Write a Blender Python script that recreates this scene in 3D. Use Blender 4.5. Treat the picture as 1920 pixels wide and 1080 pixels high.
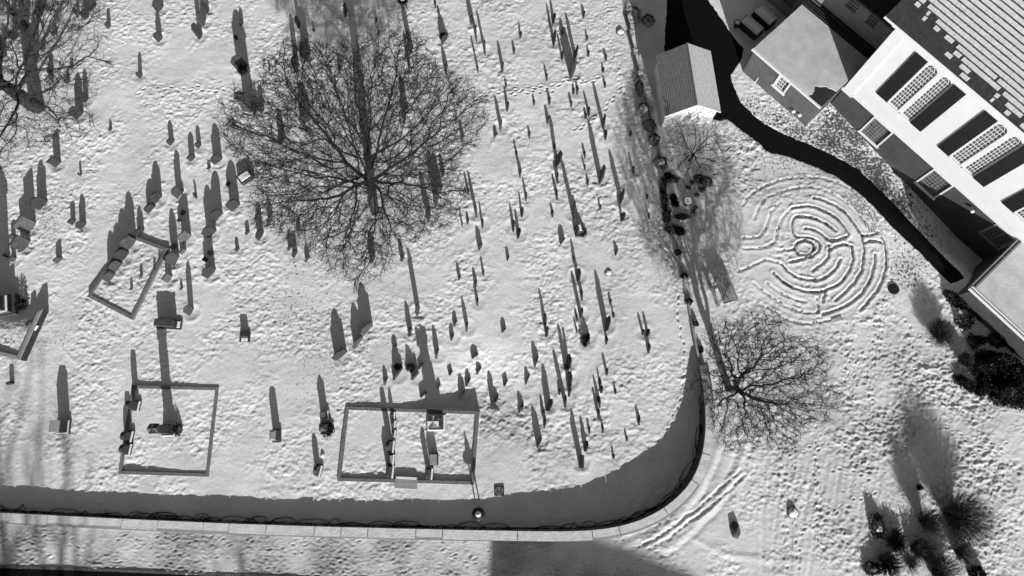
import bpy, bmesh, math, random
import numpy as np
from mathutils import Vector, Matrix, kdtree

for o in list(bpy.data.objects): bpy.data.objects.remove(o)
S = bpy.context.scene
COL = S.collection
rad = math.radians
rng = random.Random(7)

# ------------------------------------------------------------------ camera
FPX, CAMH = 1290.0, 50.0                      # focal length in px of a 1920 wide frame, height over ground
_d = np.array([(980-960)/FPX, (857-540)/FPX, 1.0]); _d /= np.linalg.norm(_d)
_Z = -_d; _u = np.array([0, -1.0, 0]); _Y = _u - _u.dot(_Z)*_Z; _Y /= np.linalg.norm(_Y); _X = np.cross(_Y, _Z)
RW = np.stack([_X, _Y, _Z])
def G(px, py, z=0.0):
    """where the sight line of a photo pixel meets the level z"""
    r = RW @ np.array([(px-960)/FPX, (py-540)/FPX, 1.0]); t = (z-CAMH)/r[2]
    return (float(r[0]*t), float(r[1]*t))
cam = bpy.data.cameras.new('camera'); camo = bpy.data.objects.new('camera', cam); COL.objects.link(camo)
cam.sensor_width = 36.0; cam.lens = FPX/1920*36.0; cam.clip_start = 0.5; cam.clip_end = 2000
m = np.stack([RW[:, 0], -RW[:, 1], -RW[:, 2]], axis=1)
mm = Matrix([list(m[0])+[0], list(m[1])+[0], list(m[2])+[CAMH], [0, 0, 0, 1]])
camo.matrix_world = mm
S.camera = camo
S.render.resolution_x, S.render.resolution_y = 1024, 576

# ------------------------------------------------------------------ light
SUN_EL = rad(17.6)
TAN = math.tan(SUN_EL)
SAZ = rad(-12.0)                              # shadows run this far from +Y (towards -X)
SD = np.array([math.sin(SAZ), math.cos(SAZ)])  # direction shadows run
W = bpy.data.worlds.new('World'); S.world = W; W.use_nodes = True
nt = W.node_tree; nt.nodes.clear()
sky = nt.nodes.new('ShaderNodeTexSky'); sky.sky_type = 'NISHITA'; sky.sun_disc = False
sky.sun_elevation = SUN_EL; sky.sun_rotation = math.atan2(-SD[0], -SD[1])
bw = nt.nodes.new('ShaderNodeRGBToBW'); bg = nt.nodes.new('ShaderNodeBackground'); ow = nt.nodes.new('ShaderNodeOutputWorld')
bg.inputs[1].default_value = 0.057
nt.links.new(sky.outputs[0], bw.inputs[0]); nt.links.new(bw.outputs[0], bg.inputs[0]); nt.links.new(bg.outputs[0], ow.inputs[0])
sl = bpy.data.lights.new('sun', 'SUN'); sl.energy = 5.0; sl.angle = rad(0.5); sl.color = (1, 1, 1)
so = bpy.data.objects.new('sun', sl); COL.objects.link(so)
ldir = Vector((SD[0]*math.cos(SUN_EL), SD[1]*math.cos(SUN_EL), -math.sin(SUN_EL)))
so.rotation_euler = ldir.to_track_quat('-Z', 'Y').to_euler()
so.location = (20, -60, 40)
S.view_settings.view_transform = 'Standard'; S.view_settings.look = 'None'; S.view_settings.gamma = 1
S.view_settings.exposure = 0.42

# ------------------------------------------------------------------ materials (black and white photograph: all greys)
MATS = {}
def mat(name, v, rough=0.8, var=0.25, scale=6.0, bump=0.0, bscale=30.0, spec=0.3):
    if name in MATS: return MATS[name]
    M = bpy.data.materials.new(name); M.use_nodes = True; n = M.node_tree; b = n.nodes['Principled BSDF']
    b.inputs['Roughness'].default_value = rough; b.inputs['Specular IOR Level'].default_value = spec
    tc = n.nodes.new('ShaderNodeTexCoord'); oi = n.nodes.new('ShaderNodeObjectInfo')
    no = n.nodes.new('ShaderNodeTexNoise'); no.inputs['Scale'].default_value = scale; no.inputs['Detail'].default_value = 6
    no.inputs['Roughness'].default_value = 0.65
    ad = n.nodes.new('ShaderNodeVectorMath'); ad.operation = 'ADD'
    n.links.new(tc.outputs['Object'], ad.inputs[0]); n.links.new(oi.outputs['Random'], ad.inputs[1])
    n.links.new(ad.outputs[0], no.inputs['Vector'])
    r = n.nodes.new('ShaderNodeMapRange'); r.inputs['From Min'].default_value = 0.3; r.inputs['From Max'].default_value = 0.7
    r.inputs['To Min'].default_value = v*(1-var); r.inputs['To Max'].default_value = v*(1+var)
    n.links.new(no.outputs['Fac'], r.inputs['Value']); n.links.new(r.outputs[0], b.inputs['Base Color'])
    if bump:
        n2 = n.nodes.new('ShaderNodeTexNoise'); n2.inputs['Scale'].default_value = bscale; n2.inputs['Detail'].default_value = 4
        n.links.new(ad.outputs[0], n2.inputs['Vector'])
        bp = n.nodes.new('ShaderNodeBump'); bp.inputs['Strength'].default_value = bump; bp.inputs['Distance'].default_value = 0.03
        n.links.new(n2.outputs['Fac'], bp.inputs['Height']); n.links.new(bp.outputs[0], b.inputs['Normal'])
    MATS[name] = M; return M
SLATE = mat('dark_slate', 0.036, 0.75, 0.45, 5, 0.3, 25)
SLATE2 = mat('grey_slate', 0.06, 0.8, 0.45, 4, 0.3, 25)
MARBLE = mat('pale_marble', 0.1, 0.7, 0.3, 4, 0.2, 20)
GRANITE = mat('granite', 0.3, 0.8, 0.3, 9, 0.3, 40)
DGRAN = mat('dark_granite', 0.06, 0.7, 0.35, 9, 0.3, 40)
SNOW = mat('snow_cover', 0.82, 0.6, 0.06, 3, 0.5, 14)
ASPH = mat('asphalt', 0.006, 0.9, 0.5, 14, 0.4, 60, spec=.08)
WHITE = mat('white_paint', 0.67, 0.55, 0.05, 1.2)
SHUT = mat('shutter_paint', 0.012, 0.5, 0.2, 3)
GLASS = mat('window_glass', 0.10, 0.12, 0.7, 1.3, spec=0.8)
IRON = mat('black_iron', 0.015, 0.5, 0.3, 10)
BARK = mat('bark', 0.03, 0.9, 0.45, 7, 0.6, 18)
TWIG = mat('twig', 0.028, 0.9, 0.3, 3)
EVER = mat('evergreen_leaf', 0.016, 0.7, 0.6, 2)
DRYST = mat('dry_stem', 0.05, 0.9, 0.4, 3)
SHING = mat('roof_shingle', 0.03, 0.9, 0.4, 5, 0.3, 30)
WOOD = mat('weathered_wood', 0.33, 0.85, 0.3, 5, 0.3, 30)
STONE = mat('field_stone', 0.1, 0.9, 0.6, 4, 0.6, 12)
GREYW = mat('grey_siding', 0.25, 0.7, 0.15, 2)
VINE = mat('vine', 0.012, 0.9, 0.4, 4)
DARKM = mat('dark_metal', 0.03, 0.5, 0.3, 6)

def asphalt_grit(M):
    n = M.node_tree; b = n.nodes['Principled BSDF']; src = b.inputs['Base Color'].links[0].from_socket
    tc = n.nodes.new('ShaderNodeTexCoord'); no = n.nodes.new('ShaderNodeTexNoise'); no.inputs['Scale'].default_value = 9; no.inputs['Detail'].default_value = 5; no.inputs['Roughness'].default_value = .8
    n.links.new(tc.outputs['Object'], no.inputs['Vector']); r = n.nodes.new('ShaderNodeMapRange'); r.inputs['From Min'].default_value = .66; r.inputs['From Max'].default_value = .72
    n.links.new(no.outputs['Fac'], r.inputs['Value']); mx = n.nodes.new('ShaderNodeMix'); mx.data_type = 'RGBA'; mx.inputs[7].default_value = (.5, .5, .5, 1)
    n2 = n.nodes.new('ShaderNodeTexNoise'); n2.inputs['Scale'].default_value = .6; n2.inputs['Detail'].default_value = 4; n.links.new(tc.outputs['Object'], n2.inputs['Vector'])
    r2 = n.nodes.new('ShaderNodeMapRange'); r2.inputs['From Min'].default_value = .35; r2.inputs['From Max'].default_value = .65; r2.inputs['To Min'].default_value = .55; r2.inputs['To Max'].default_value = .95
    n.links.new(n2.outputs['Fac'], r2.inputs['Value']); n.links.new(r2.outputs[0], b.inputs['Roughness'])
    n.links.new(r.outputs[0], mx.inputs[0]); n.links.new(src, mx.inputs[6]); n.links.new(mx.outputs[2], b.inputs['Base Color'])
asphalt_grit(ASPH)
def brick_mat(name, v, sx=1.0):
    M = bpy.data.materials.new(name); M.use_nodes = True; n = M.node_tree; b = n.nodes['Principled BSDF']
    b.inputs['Roughness'].default_value = 0.9
    uv = n.nodes.new('ShaderNodeUVMap')
    br = n.nodes.new('ShaderNodeTexBrick'); br.inputs['Scale'].default_value = 1.0
    br.inputs['Brick Width'].default_value = 0.21; br.inputs['Row Height'].default_value = 0.075; br.inputs['Mortar Size'].default_value = 0.008
    br.inputs['Color1'].default_value = (v*.75,)*3+(1,); br.inputs['Color2'].default_value = (v*1.25,)*3+(1,); br.inputs['Mortar'].default_value = (v*1.5,)*3+(1,)
    no = n.nodes.new('ShaderNodeTexNoise'); no.inputs['Scale'].default_value = 0.5; no.inputs['Detail'].default_value = 5
    mx = n.nodes.new('ShaderNodeMix'); mx.data_type = 'RGBA'; mx.blend_type = 'MULTIPLY'; mx.inputs[0].default_value = 0.7
    n.links.new(uv.outputs[0], br.inputs['Vector']); n.links.new(uv.outputs[0], no.inputs['Vector'])
    rr = n.nodes.new('ShaderNodeMapRange'); rr.inputs['From Min'].default_value = .3; rr.inputs['From Max'].default_value = .7; rr.inputs['To Min'].default_value = .55; rr.inputs['To Max'].default_value = 1.3
    n.links.new(no.outputs['Fac'], rr.inputs['Value'])
    n.links.new(br.outputs['Color'], mx.inputs[6]); n.links.new(rr.outputs[0], mx.inputs[7]); n.links.new(mx.outputs[2], b.inputs['Base Color'])
    return M
BRICK = brick_mat('dark_brick', 0.045)

# ------------------------------------------------------------------ mesh helpers
def tag(o, label=None, cat=None, group=None, kind=None):
    if label: o['label'] = label
    if cat: o['category'] = cat
    if group: o['group'] = group
    if kind: o['kind'] = kind
    return o
def link(name, me, material, parent=None):
    o = bpy.data.objects.new(name, me); COL.objects.link(o)
    if material is not None: me.materials.append(material)
    if parent is not None: o.parent = parent
    return o
def empty(name, loc, rz=0.0):
    o = bpy.data.objects.new(name, None); COL.objects.link(o); o.location = loc; o.rotation_euler = (0, 0, rz)
    o.empty_display_size = 0.2; return o
class MB:
    """collects shapes into one mesh"""
    def __init__(s): s.v = []; s.f = []; s.uv = None
    def add(s, vs, fs):
        k = len(s.v); s.v += [tuple(map(float, v)) for v in vs]; s.f += [tuple(i+k for i in f) for f in fs]; return s
    def box(s, x0, y0, z0, x1, y1, z1, M=None):
        vs = [(x0,y0,z0),(x1,y0,z0),(x1,y1,z0),(x0,y1,z0),(x0,y0,z1),(x1,y0,z1),(x1,y1,z1),(x0,y1,z1)]
        if M is not None: vs = [tuple(M @ Vector(v)) for v in vs]
        return s.add(vs, [(3,2,1,0),(4,5,6,7),(0,1,5,4),(1,2,6,5),(2,3,7,6),(3,0,4,7)])
    def frus(s, w0, d0, z0, w1, d1, z1, cx=0, cy=0):
        vs = [(cx+sx*w/2, cy+sy*d/2, z) for (w, d, z) in ((w0,d0,z0),(w1,d1,z1)) for sx, sy in ((-1,-1),(1,-1),(1,1),(-1,1))]
        return s.add(vs, [(3,2,1,0),(4,5,6,7),(0,1,5,4),(1,2,6,5),(2,3,7,6),(3,0,4,7)])
    def prism(s, pts, z0, z1):
        n = len(pts); a = sum(pts[i][0]*pts[(i+1)%n][1]-pts[(i+1)%n][0]*pts[i][1] for i in range(n))
        if a < 0: pts = pts[::-1]
        vs = [(x,y,z0) for x,y in pts]+[(x,y,z1) for x,y in pts]
        return s.add(vs, [tuple(range(n))[::-1], tuple(range(n, 2*n))]+[(i,(i+1)%n,n+(i+1)%n,n+i) for i in range(n)])
    def lathe(s, prof, n=20, cx=0, cy=0):
        vs = []; fs = []
        for r, z in prof:
            for k in range(n): a = 2*math.pi*k/n; vs.append((cx+r*math.cos(a), cy+r*math.sin(a), z))
        for i in range(len(prof)-1):
            for k in range(n): fs.append((i*n+k, i*n+(k+1)%n, (i+1)*n+(k+1)%n, (i+1)*n+k))
        fs.append(tuple(range(n))[::-1]); fs.append(tuple(range((len(prof)-1)*n, len(prof)*n)))
        return s.add(vs, fs)
    def tube(s, pts, r, n=6, r1=None):
        r1 = r if r1 is None else r1; pts = [Vector(p) for p in pts]; m = len(pts); vs = []; fs = []
        for i, p in enumerate(pts):
            t = (pts[min(i+1, m-1)]-pts[max(i-1, 0)]).normalized(); a = t.orthogonal().normalized(); b = t.cross(a)
            rr = r+(r1-r)*i/max(1, m-1)
            for k in range(n):
                q = 2*math.pi*k/n; vs.append(tuple(p+a*(rr*math.cos(q))+b*(rr*math.sin(q))))
        for i in range(m-1):
            for k in range(n): fs.append((i*n+k, i*n+(k+1)%n, (i+1)*n+(k+1)%n, (i+1)*n+k))
        fs.append(tuple(range(n))[::-1]); fs.append(tuple(range((m-1)*n, m*n)))
        return s.add(vs, fs)
    def build(s, name, material, parent=None, bevel=0.0, smooth=False):
        me = bpy.data.meshes.new(name); me.from_pydata(s.v, [], s.f); me.validate(); me.update()
        o = link(name, me, material, parent)
        if smooth: me.polygons.foreach_set('use_smooth', [True]*len(me.polygons))
        if bevel:
            bv = o.modifiers.new('bevel', 'BEVEL'); bv.width = bevel; bv.segments = 2; bv.limit_method = 'ANGLE'
        return o
def mesh_np(name, V, F, material, parent=None, smooth=False):
    """V (n,3) floats, F (m,k) ints"""
    me = bpy.data.meshes.new(name); V = np.asarray(V, np.float32); F = np.asarray(F, np.int32); m, k = F.shape
    me.vertices.add(len(V)); me.vertices.foreach_set('co', V.ravel())
    me.loops.add(m*k); me.loops.foreach_set('vertex_index', F.ravel())
    me.polygons.add(m); me.polygons.foreach_set('loop_start', np.arange(0, m*k, k, dtype=np.int32))
    if smooth: me.polygons.foreach_set('use_smooth', np.ones(m, bool))
    me.update(calc_edges=True); me.validate()
    return link(name, me, material, parent)
def tubes_np(P0, P1, r0, r1, n):
    """separate tapered tubes for arrays of segments"""
    P0 = np.asarray(P0, float); P1 = np.asarray(P1, float); T = P1-P0; L = np.linalg.norm(T, axis=1, keepdims=True)+1e-9; T = T/L
    ref = np.where(np.abs(T[:, 2:3]) < 0.9, np.array([[0, 0, 1.0]]), np.array([[1.0, 0, 0]]))
    A = np.cross(T, ref); A /= np.linalg.norm(A, axis=1, keepdims=True); B = np.cross(T, A)
    q = np.arange(n)*2*math.pi/n
    ring = A[:, None, :]*np.cos(q)[None, :, None]+B[:, None, :]*np.sin(q)[None, :, None]
    V = np.concatenate([P0[:, None, :]+ring*np.asarray(r0)[:, None, None], P1[:, None, :]+ring*np.asarray(r1)[:, None, None]], axis=1)
    k = np.arange(n); f = np.stack([k, k+n, (k+1) % n+n, (k+1) % n], axis=1)
    F = (np.arange(len(P0))[:, None, None]*2*n+f[None]).reshape(-1, 4)
    return V.reshape(-1, 3), F
def tpx(t, pts):
    """points noted in a 4x enlarged 480x270 tile of the photo -> photo pixels"""
    return [(t[0]*480+x/4, t[1]*270+y/4) for x, y in pts]
# ------------------------------------------------------------------ gravestones (noted on the photo: foot x,y and shadow tip x,y in tile units)
# per tile: (foot x, foot y, tip x, tip y, width m, angle of the foot line in degrees or 0, style)
# tip y None -> tip x is the height in metres.  style: r round, s shouldered, f flat, g pointed, t low stump
TS = {
(0,0): [(95,120,.8,None,.5,0,'r'),(305,85,.9,None,.6,0,'r'),(290,132,.7,None,.5,0,'r'),(188,218,.9,None,.5,0,'r'),(98,305,1.0,None,.65,0,'s'),
 (12,440,1.0,None,.6,0,'s'),(396,270,385,170,.4,0,'g'),(316,385,305,285,.4,0,'g'),(264,445,.5,None,.35,0,'r'),(368,552,366,380,.5,0,'s'),(374,640,.7,None,.4,0,'f'),
 (503,628,495,500,.35,0,'r'),(531,520,528,435,.3,0,'f'),(572,895,550,535,.85,0,'s'),(633,768,625,500,.5,0,'s'),(635,148,.8,None,.55,0,'r'),
 (675,85,1.1,None,.8,0,'s'),(580,128,.8,None,.4,75,'f'),(808,215,790,65,.4,0,'r'),(1180,92,1.2,None,.8,0,'s'),(1185,315,1165,80,.55,0,'g'),
 (1494,293,1440,-110,.65,75,'s'),(1519,197,1490,-150,.8,75,'s'),(1552,103,1.1,None,.5,80,'f'),(1804,190,1790,35,.35,0,'g'),(1790,535,1715,55,.95,40,'s'),(1768,300,.5,None,.3,0,'r'),
 (1044,587,1030,385,.4,0,'r'),(823,983,820,890,.28,0,'r')],
(0,1): [(412,170,405,-115,.6,50,'f'),(602,240,.4,None,.2,0,'r'),(290,492,285,100,.95,55,'s'),(205,668,180,195,1.05,62,'f'),(165,803,145,365,1.0,62,'f'),
 (90,715,.45,None,.35,0,'f'),(55,850,.45,None,.3,0,'f'),(95,880,.5,None,.4,0,'f'),(605,642,585,365,.65,0,'s'),(540,605,.55,None,.4,0,'f'),
 (428,893,422,725,.5,50,'f'),(1155,452,1135,110,.95,55,'s'),(1112,516,1095,260,.75,50,'r'),(1328,407,1312,15,.7,62,'s'),(1360,368,.35,None,.3,0,'t'),
 (1475,412,1437,282,.45,110,'f'),(1424,130,1408,-95,.5,40,'r'),(1484,32,1468,-145,.4,0,'r'),(1275,10,1250,-185,.5,0,'r'),(1610,152,1598,-180,.8,45,'s'),
 (1562,194,1565,105,.3,0,'t'),(1610,582,1580,190,.95,55,'r'),(1560,702,1535,290,.85,45,'s'),(1375,742,1355,385,.85,52,'f'),(1368,535,.5,None,.4,0,'r'),
 (1340,590,.45,None,.3,0,'r'),(1360,826,1348,690,.5,50,'f'),(1038,692,1030,450,.7,58,'s'),(960,797,915,355,1.05,57,'s'),(910,887,882,490,.9,57,'r'),
 (865,962,845,605,.85,57,'r'),(820,1037,803,672,.75,57,'r'),(1300,912,1265,475,.85,65,'s'),(1300,790,.6,None,.5,50,'f'),(1253,1036,1243,745,.6,60,'f'),
 (1196,880,1190,810,.25,0,'r'),(1160,954,1157,880,.25,0,'r'),(1060,1007,1057,910,.28,0,'r'),(1558,1007,1530,600,.95,55,'s'),(1575,836,.5,None,.4,0,'r'),
 (1540,885,.5,None,.35,0,'f'),(1774,807,1775,690,.32,0,'r'),(1738,502,1710,110,.85,45,'r'),(1848,682,1845,570,.4,0,'r'),(1705,320,.5,None,.4,0,'r')],
(0,2): [(990,22,987,-50,.25,0,'r'),(75,718,70,570,.32,20,'f'),(1420,207,1387,-210,.65,66,'s'),(1356,16,1353,-40,.25,0,'r')],
(1,0): [(99,524,95,470,.2,0,'r'),(300,548,235,90,.8,80,'s'),(360,442,285,40,.9,60,'s'),(318,214,290,-100,.55,80,'r'),(430,238,.35,None,.2,0,'t'),
 (672,136,640,-200,.9,85,'s'),(902,174,887,60,.45,85,'g'),(1157,410,1062,0,.75,75,'s'),(1147,530,1085,220,.7,85,'s'),(1395,335,1330,90,.7,60,'g'),
 (1424,560,1385,330,.9,82,'s'),(1345,60,1325,-60,.5,85,'r'),(1373,133,1355,40,.45,85,'r'),(1613,190,1572,-20,.6,75,'s'),(1654,312,1612,-20,1.1,86,'s'),
 (1719,414,1650,60,.75,86,'s'),(1640,422,1607,262,.5,84,'r'),(1664,543,1637,420,.45,84,'r'),(1848,550,1808,295,.7,78,'s'),(1876,664,1850,578,.5,80,'r'),
 (1882,836,1835,645,.75,80,'s'),(1835,985,1800,690,.75,78,'s'),(1788,1030,1782,930,.4,60,'r'),(1548,1058,1535,880,.6,75,'s'),
 (340,930,300,600,.95,30,'s'),(1112,832,1090,560,.8,75,'s'),(1108,932,1085,720,.6,75,'r'),(622,535,.5,None,.4,0,'r'),(180,1085,150,800,.7,60,'s'),(35,850,.8,None,.5,60,'r')],
(1,1): [(20,720,5,420,.75,65,'s'),(98,602,80,380,.6,70,'s'),(246,798,240,640,.5,65,'r'),(283,852,262,650,.55,65,'r'),(376,890,365,750,.5,60,'r'),
 (312,652,298,560,.45,65,'r'),(866,895,840,640,.65,65,'s'),(1092,882,1070,700,.45,70,'s'),(1290,577,1215,190,.6,70,'s'),(1345,467,1240,30,.85,70,'s'),
 (1377,374,1295,50,.7,72,'s'),(1398,252,1370,60,.6,75,'s'),(1594,380,.6,None,.4,85,'r'),(1652,552,1580,180,.75,82,'s'),(1697,634,1660,410,.7,84,'s'),
 (1547,624,1518,465,.4,84,'r'),(1587,604,1583,525,.45,75,'r'),(1672,798,1650,600,.6,65,'s'),(1704,990,1675,830,.45,82,'r'),(1884,877,1872,765,.42,70,'r'),
 (1520,1022,1511,875,.35,60,'r'),(1646,1083,1625,910,.65,75,'s')],
(1,2): [(600,542,590,150,1.05,40,'s'),(740,450,735,92,1.0,55,'s'),(800,358,790,-50,1.1,48,'s'),(1150,366,1107,75,.7,76,'s'),(1210,216,1150,-315,.75,78,'s'),
 (1350,530,1312,250,.75,77,'s'),(1464,392,1450,265,.5,70,'r'),(1486,290,1480,172,.55,70,'r'),(1580,330,1550,38,.75,77,'s'),(1660,132,1640,-40,.55,80,'r'),
 (1846,333,1837,205,.45,50,'r'),(1030,463,1030,340,.45,55,'r'),(1035,690,1020,430,1.1,56,'s'),(1172,688,1150,500,.7,50,'f'),(964,728,960,570,.6,70,'s'),
 (1222,608,1215,510,.55,60,'f'),(1235,818,1215,700,.55,45,'f'),(1360,756,1358,660,.4,60,'r'),(1450,652,1443,575,.35,60,'f'),(1530,832,1510,570,.75,62,'s'),
 (1574,736,1560,545,.7,64,'s'),(1620,527,1645,395,.55,35,'g'),(1655,646,1650,500,.65,60,'s'),(1765,886,1745,550,.65,68,'s'),(1786,882,1795,710,.9,72,'s'),(1860,732,1857,615,.5,66,'f')],
(2,0): [(60,293,50,155,.6,80,'r'),(14,406,2,300,.5,80,'r'),(306,182,270,-30,.9,80,'s'),(310,347,235,15,1.1,83,'s'),(377,259,353,125,.55,80,'r'),
 (373,457,320,240,.75,84,'s'),(470,462,380,80,.95,80,'s'),(440,592,352,150,1.15,68,'s'),(459,709,440,620,.6,78,'r'),(490,708,470,590,.75,82,'s'),
 (534,134,505,12,.6,75,'s'),(560,304,547,258,.4,78,'r'),(570,428,548,338,.55,80,'r'),(704,461,683,378,.5,78,'r'),(680,546,663,475,.45,82,'r'),(696,657,677,560,.5,80,'r'),
 (260,607,228,465,.6,82,'s'),(280,786,252,650,.65,80,'s'),(165,790,153,698,.45,84,'r'),(446,810,427,695,.55,78,'r'),(575,873,530,672,.75,84,'s'),
 (680,967,587,605,.9,80,'s'),(697,1050,660,880,.85,82,'s'),(266,932,240,780,.6,75,'s'),(553,892,540,830,.45,78,'r'),(130,1037,122,950,.6,80,'s'),(887,1022,870,940,.4,80,'r')],
(2,1): [(38,119,20,-40,.8,88,'s'),(60,254,40,100,.7,74,'s'),(105,428,82,240,.7,82,'s'),(70,549,38,340,.75,84,'s'),(8,657,-15,430,.9,84,'s'),(42,709,5,470,.8,78,'s'),
 (318,33,292,-80,.35,84,'r'),(330,172,220,-250,1.0,80,'s'),(342,297,318,120,.9,80,'s'),(338,421,302,220,.9,86,'s'),(302,547,283,430,.6,82,'s'),
 (462,557,350,90,1.1,82,'s'),(362,753,343,592,.6,55,'r'),(777,837,748,718,.6,70,'s'),(662,497,638,385,.45,84,'r'),(545,197,517,75,.45,86,'r'),(545,107,525,-10,.55,80,'r'),
 (565,317,547,225,.55,76,'r'),(658,300,545,-195,1.1,78,'s'),(812,447,708,25,.9,76,'s'),(821,581,757,330,.65,82,'s'),(910,223,865,45,.55,86,'r'),(1010,413,995,345,.4,82,'r'),(1027,559,995,435,.4,86,'r'),
 (490,1032,402,685,.95,82,'s'),(458,882,440,800,.4,80,'r')],
(2,2): [(247,288,187,-5,.95,85,'s'),(256,370,195,60,.75,82,'s'),(525,94,497,-90,.85,82,'s'),(514,231,428,-145,.75,80,'s'),(486,247,465,130,.5,82,'r'),(485,336,470,200,.45,86,'r'),
 (548,440,525,205,.95,72,'s'),(560,405,535,260,.7,75,'r'),(695,330,590,-150,1.1,74,'s'),(706,422,695,300,.65,80,'s'),(738,132,715,30,.5,80,'r'),(757,223,735,120,.45,82,'r'),(981,352,942,170,.4,80,'r'),
 (1013,360,965,170,.5,80,'r'),(1022,487,985,330,.7,76,'s'),(172,592,150,370,.85,72,'s'),(103,722,103,565,.8,68,'s'),(257,917,197,530,.9,73,'s'),
 (53,932,45,770,.8,68,'s'),(66,920,66,790,.5,70,'r'),(230,962,215,810,.5,75,'r'),(242,1047,225,870,.85,78,'s'),(418,607,355,268,1.05,84,'s'),(396,612,375,490,.45,80,'r'),(428,747,318,250,1.15,83,'s'),
 (428,813,405,640,.95,76,'s'),(400,896,300,430,.85,82,'s'),(354,802,342,700,.5,82,'r'),(655,743,625,575,.65,84,'s'),(667,789,650,660,.55,78,'r'),
 (640,852,630,760,.4,82,'r'),(658,897,605,630,.8,84,'s'),(650,977,597,730,.7,84,'s'),(679,1087,645,980,.7,84,'s'),(710,656,678,490,.5,82,'r'),(774,797,757,685,.4,80,'r'),
 (950,1027,935,862,.7,78,'s'),(580,1091,560,985,.5,84,'r')],
(2,3): [(190,116,150,-195,.8,66,'s'),(513,266,430,-140,.9,80,'f'),(545,146,490,-130,.75,75,'s'),(858,67,845,-10,.35,78,'r'),(758,199,747,130,.35,80,'r')],
}
def default_ang(px):
    return float(np.interp(px, [0, 480, 700, 900, 1200], [54, 56, 67, 82, 88]))
STONES = []
_r = random.Random(3)
for t, L in TS.items():
    for (fx, fy, tx, ty, w, a, st) in L:
        (px, py), = tpx(t, [(fx, fy)]); a = rad((a+7 if 73 < a < 100 and px > 850 else a) or default_ang(px))
        g = np.array(G(px, py)); dirv = np.array([math.cos(a), math.sin(a)]); c = g+dirv*w/2*0.92
        if ty is None: h = tx
        else:
            (qx, qy), = tpx(t, [(tx, ty)]); h = float(np.dot(np.array(G(qx, qy))-c, SD))*TAN
        h = max(0.28, min(h, 2.3))
        STONES.append(dict(c=c, a=a, w=w, h=h, st=st, px=px, py=py))
def outline(st, w, h):
    hw = w/2; P = [(-hw, 0)]
    if st == 'f': P += [(-hw, h-.03), (-hw+.03, h), (hw-.03, h), (hw, h-.03)]
    elif st == 't': P += [(-hw, h*.8), (-hw*.5, h), (hw*.4, h*.95), (hw, h*.7)]
    elif st == 'g': P += [(-hw, h*.72), (-hw*.72, h*.84), (-hw*.35, h*.94), (0, h), (hw*.35, h*.94), (hw*.72, h*.84), (hw, h*.72)]
    elif st == 'r':
        k = min(hw, h*.4); P += [(hw*math.cos(q), h-k+k*math.sin(q)) for q in [math.pi*(1-i/12) for i in range(13)]]
    else:
        sh = hw*.30; r = hw-sh; k = r*.95; yb = h-k; P += [(-hw, yb-.02)]
        P += [(-hw+sh/2+sh/2*math.cos(q), yb-.02+sh*.55*math.sin(q)) for q in [math.pi*(1-i/5) for i in range(1, 6)]]
        P += [(r*math.cos(q), yb+k*math.sin(q)) for q in [math.pi*(1-i/12) for i in range(13)]]
        P += [(hw-sh/2+sh/2*math.cos(q), yb-.02+sh*.55*math.sin(q)) for q in [math.pi*(1-i/5) for i in range(0, 5)]]
        P += [(hw, yb-.02)]
    P += [(hw, 0)]
    Q = []
    for p in P:
        if not Q or (abs(p[0]-Q[-1][0])+abs(p[1]-Q[-1][1])) > 1e-4: Q.append(p)
    return Q
def slab(st, w, h, th, sink=0.15):
    P = outline(st, w, h); P = [(x, z) if z > 0 else (x, -sink) for x, z in P]; n = len(P)
    b = 0.012; m = MB()
    sc = lambda x, z: (x*(1-2*b/w), z-b if z > 0 else z)
    rings = [[(*sc(x, z), -th/2) for x, z in P], [(x, z, -th/2+b) for x, z in P], [(x, z, th/2-b) for x, z in P], [(*sc(x, z), th/2) for x, z in P]]
    vs = [(x, y, z) for R in rings for x, z, y in R]; fs = [tuple(range(n)), tuple(range(3*n, 4*n))[::-1]]
    for k in range(3):
        for i in range(n): fs.append((k*n+i, (k+1)*n+i, (k+1)*n+(i+1) % n, k*n+(i+1) % n))
    m.add(vs, fs); return m
# ------------------------------------------------------------------ terrain
def sstep(x): x = np.clip(x, 0, 1); return x*x*(3-2*x)
CTH = rad(-48.0); CE = np.array([math.cos(CTH), math.sin(CTH)]); CN = np.array([CE[1], -CE[0]])   # along the church wall, out of it
CC = np.array(G(1583, 165, 2.4))
P2 = [G(646, 757), G(899, 771), G(889, 909), G(631, 900)]
def in_poly(X, Y, poly):
    r = np.zeros(np.shape(X), bool); n = len(poly)
    for i in range(n):
        x0, y0 = poly[i]; x1, y1 = poly[(i+1) % n]
        if y0 == y1: continue
        r ^= ((Y > y0) != (Y > y1)) & (X < (x1-x0)*(Y-y0)/(y1-y0)+x0)
    return r
DIPC = G(905, 765)
P3I = [G(167,556,.25), G(247,596,.25), G(312,466,.22), G(242,441,.12)]; P4I = [G(-70,645,.75), G(33,670,.75), G(74,583,.75), G(40,520,.4), G(-90,480,.4)]
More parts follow.
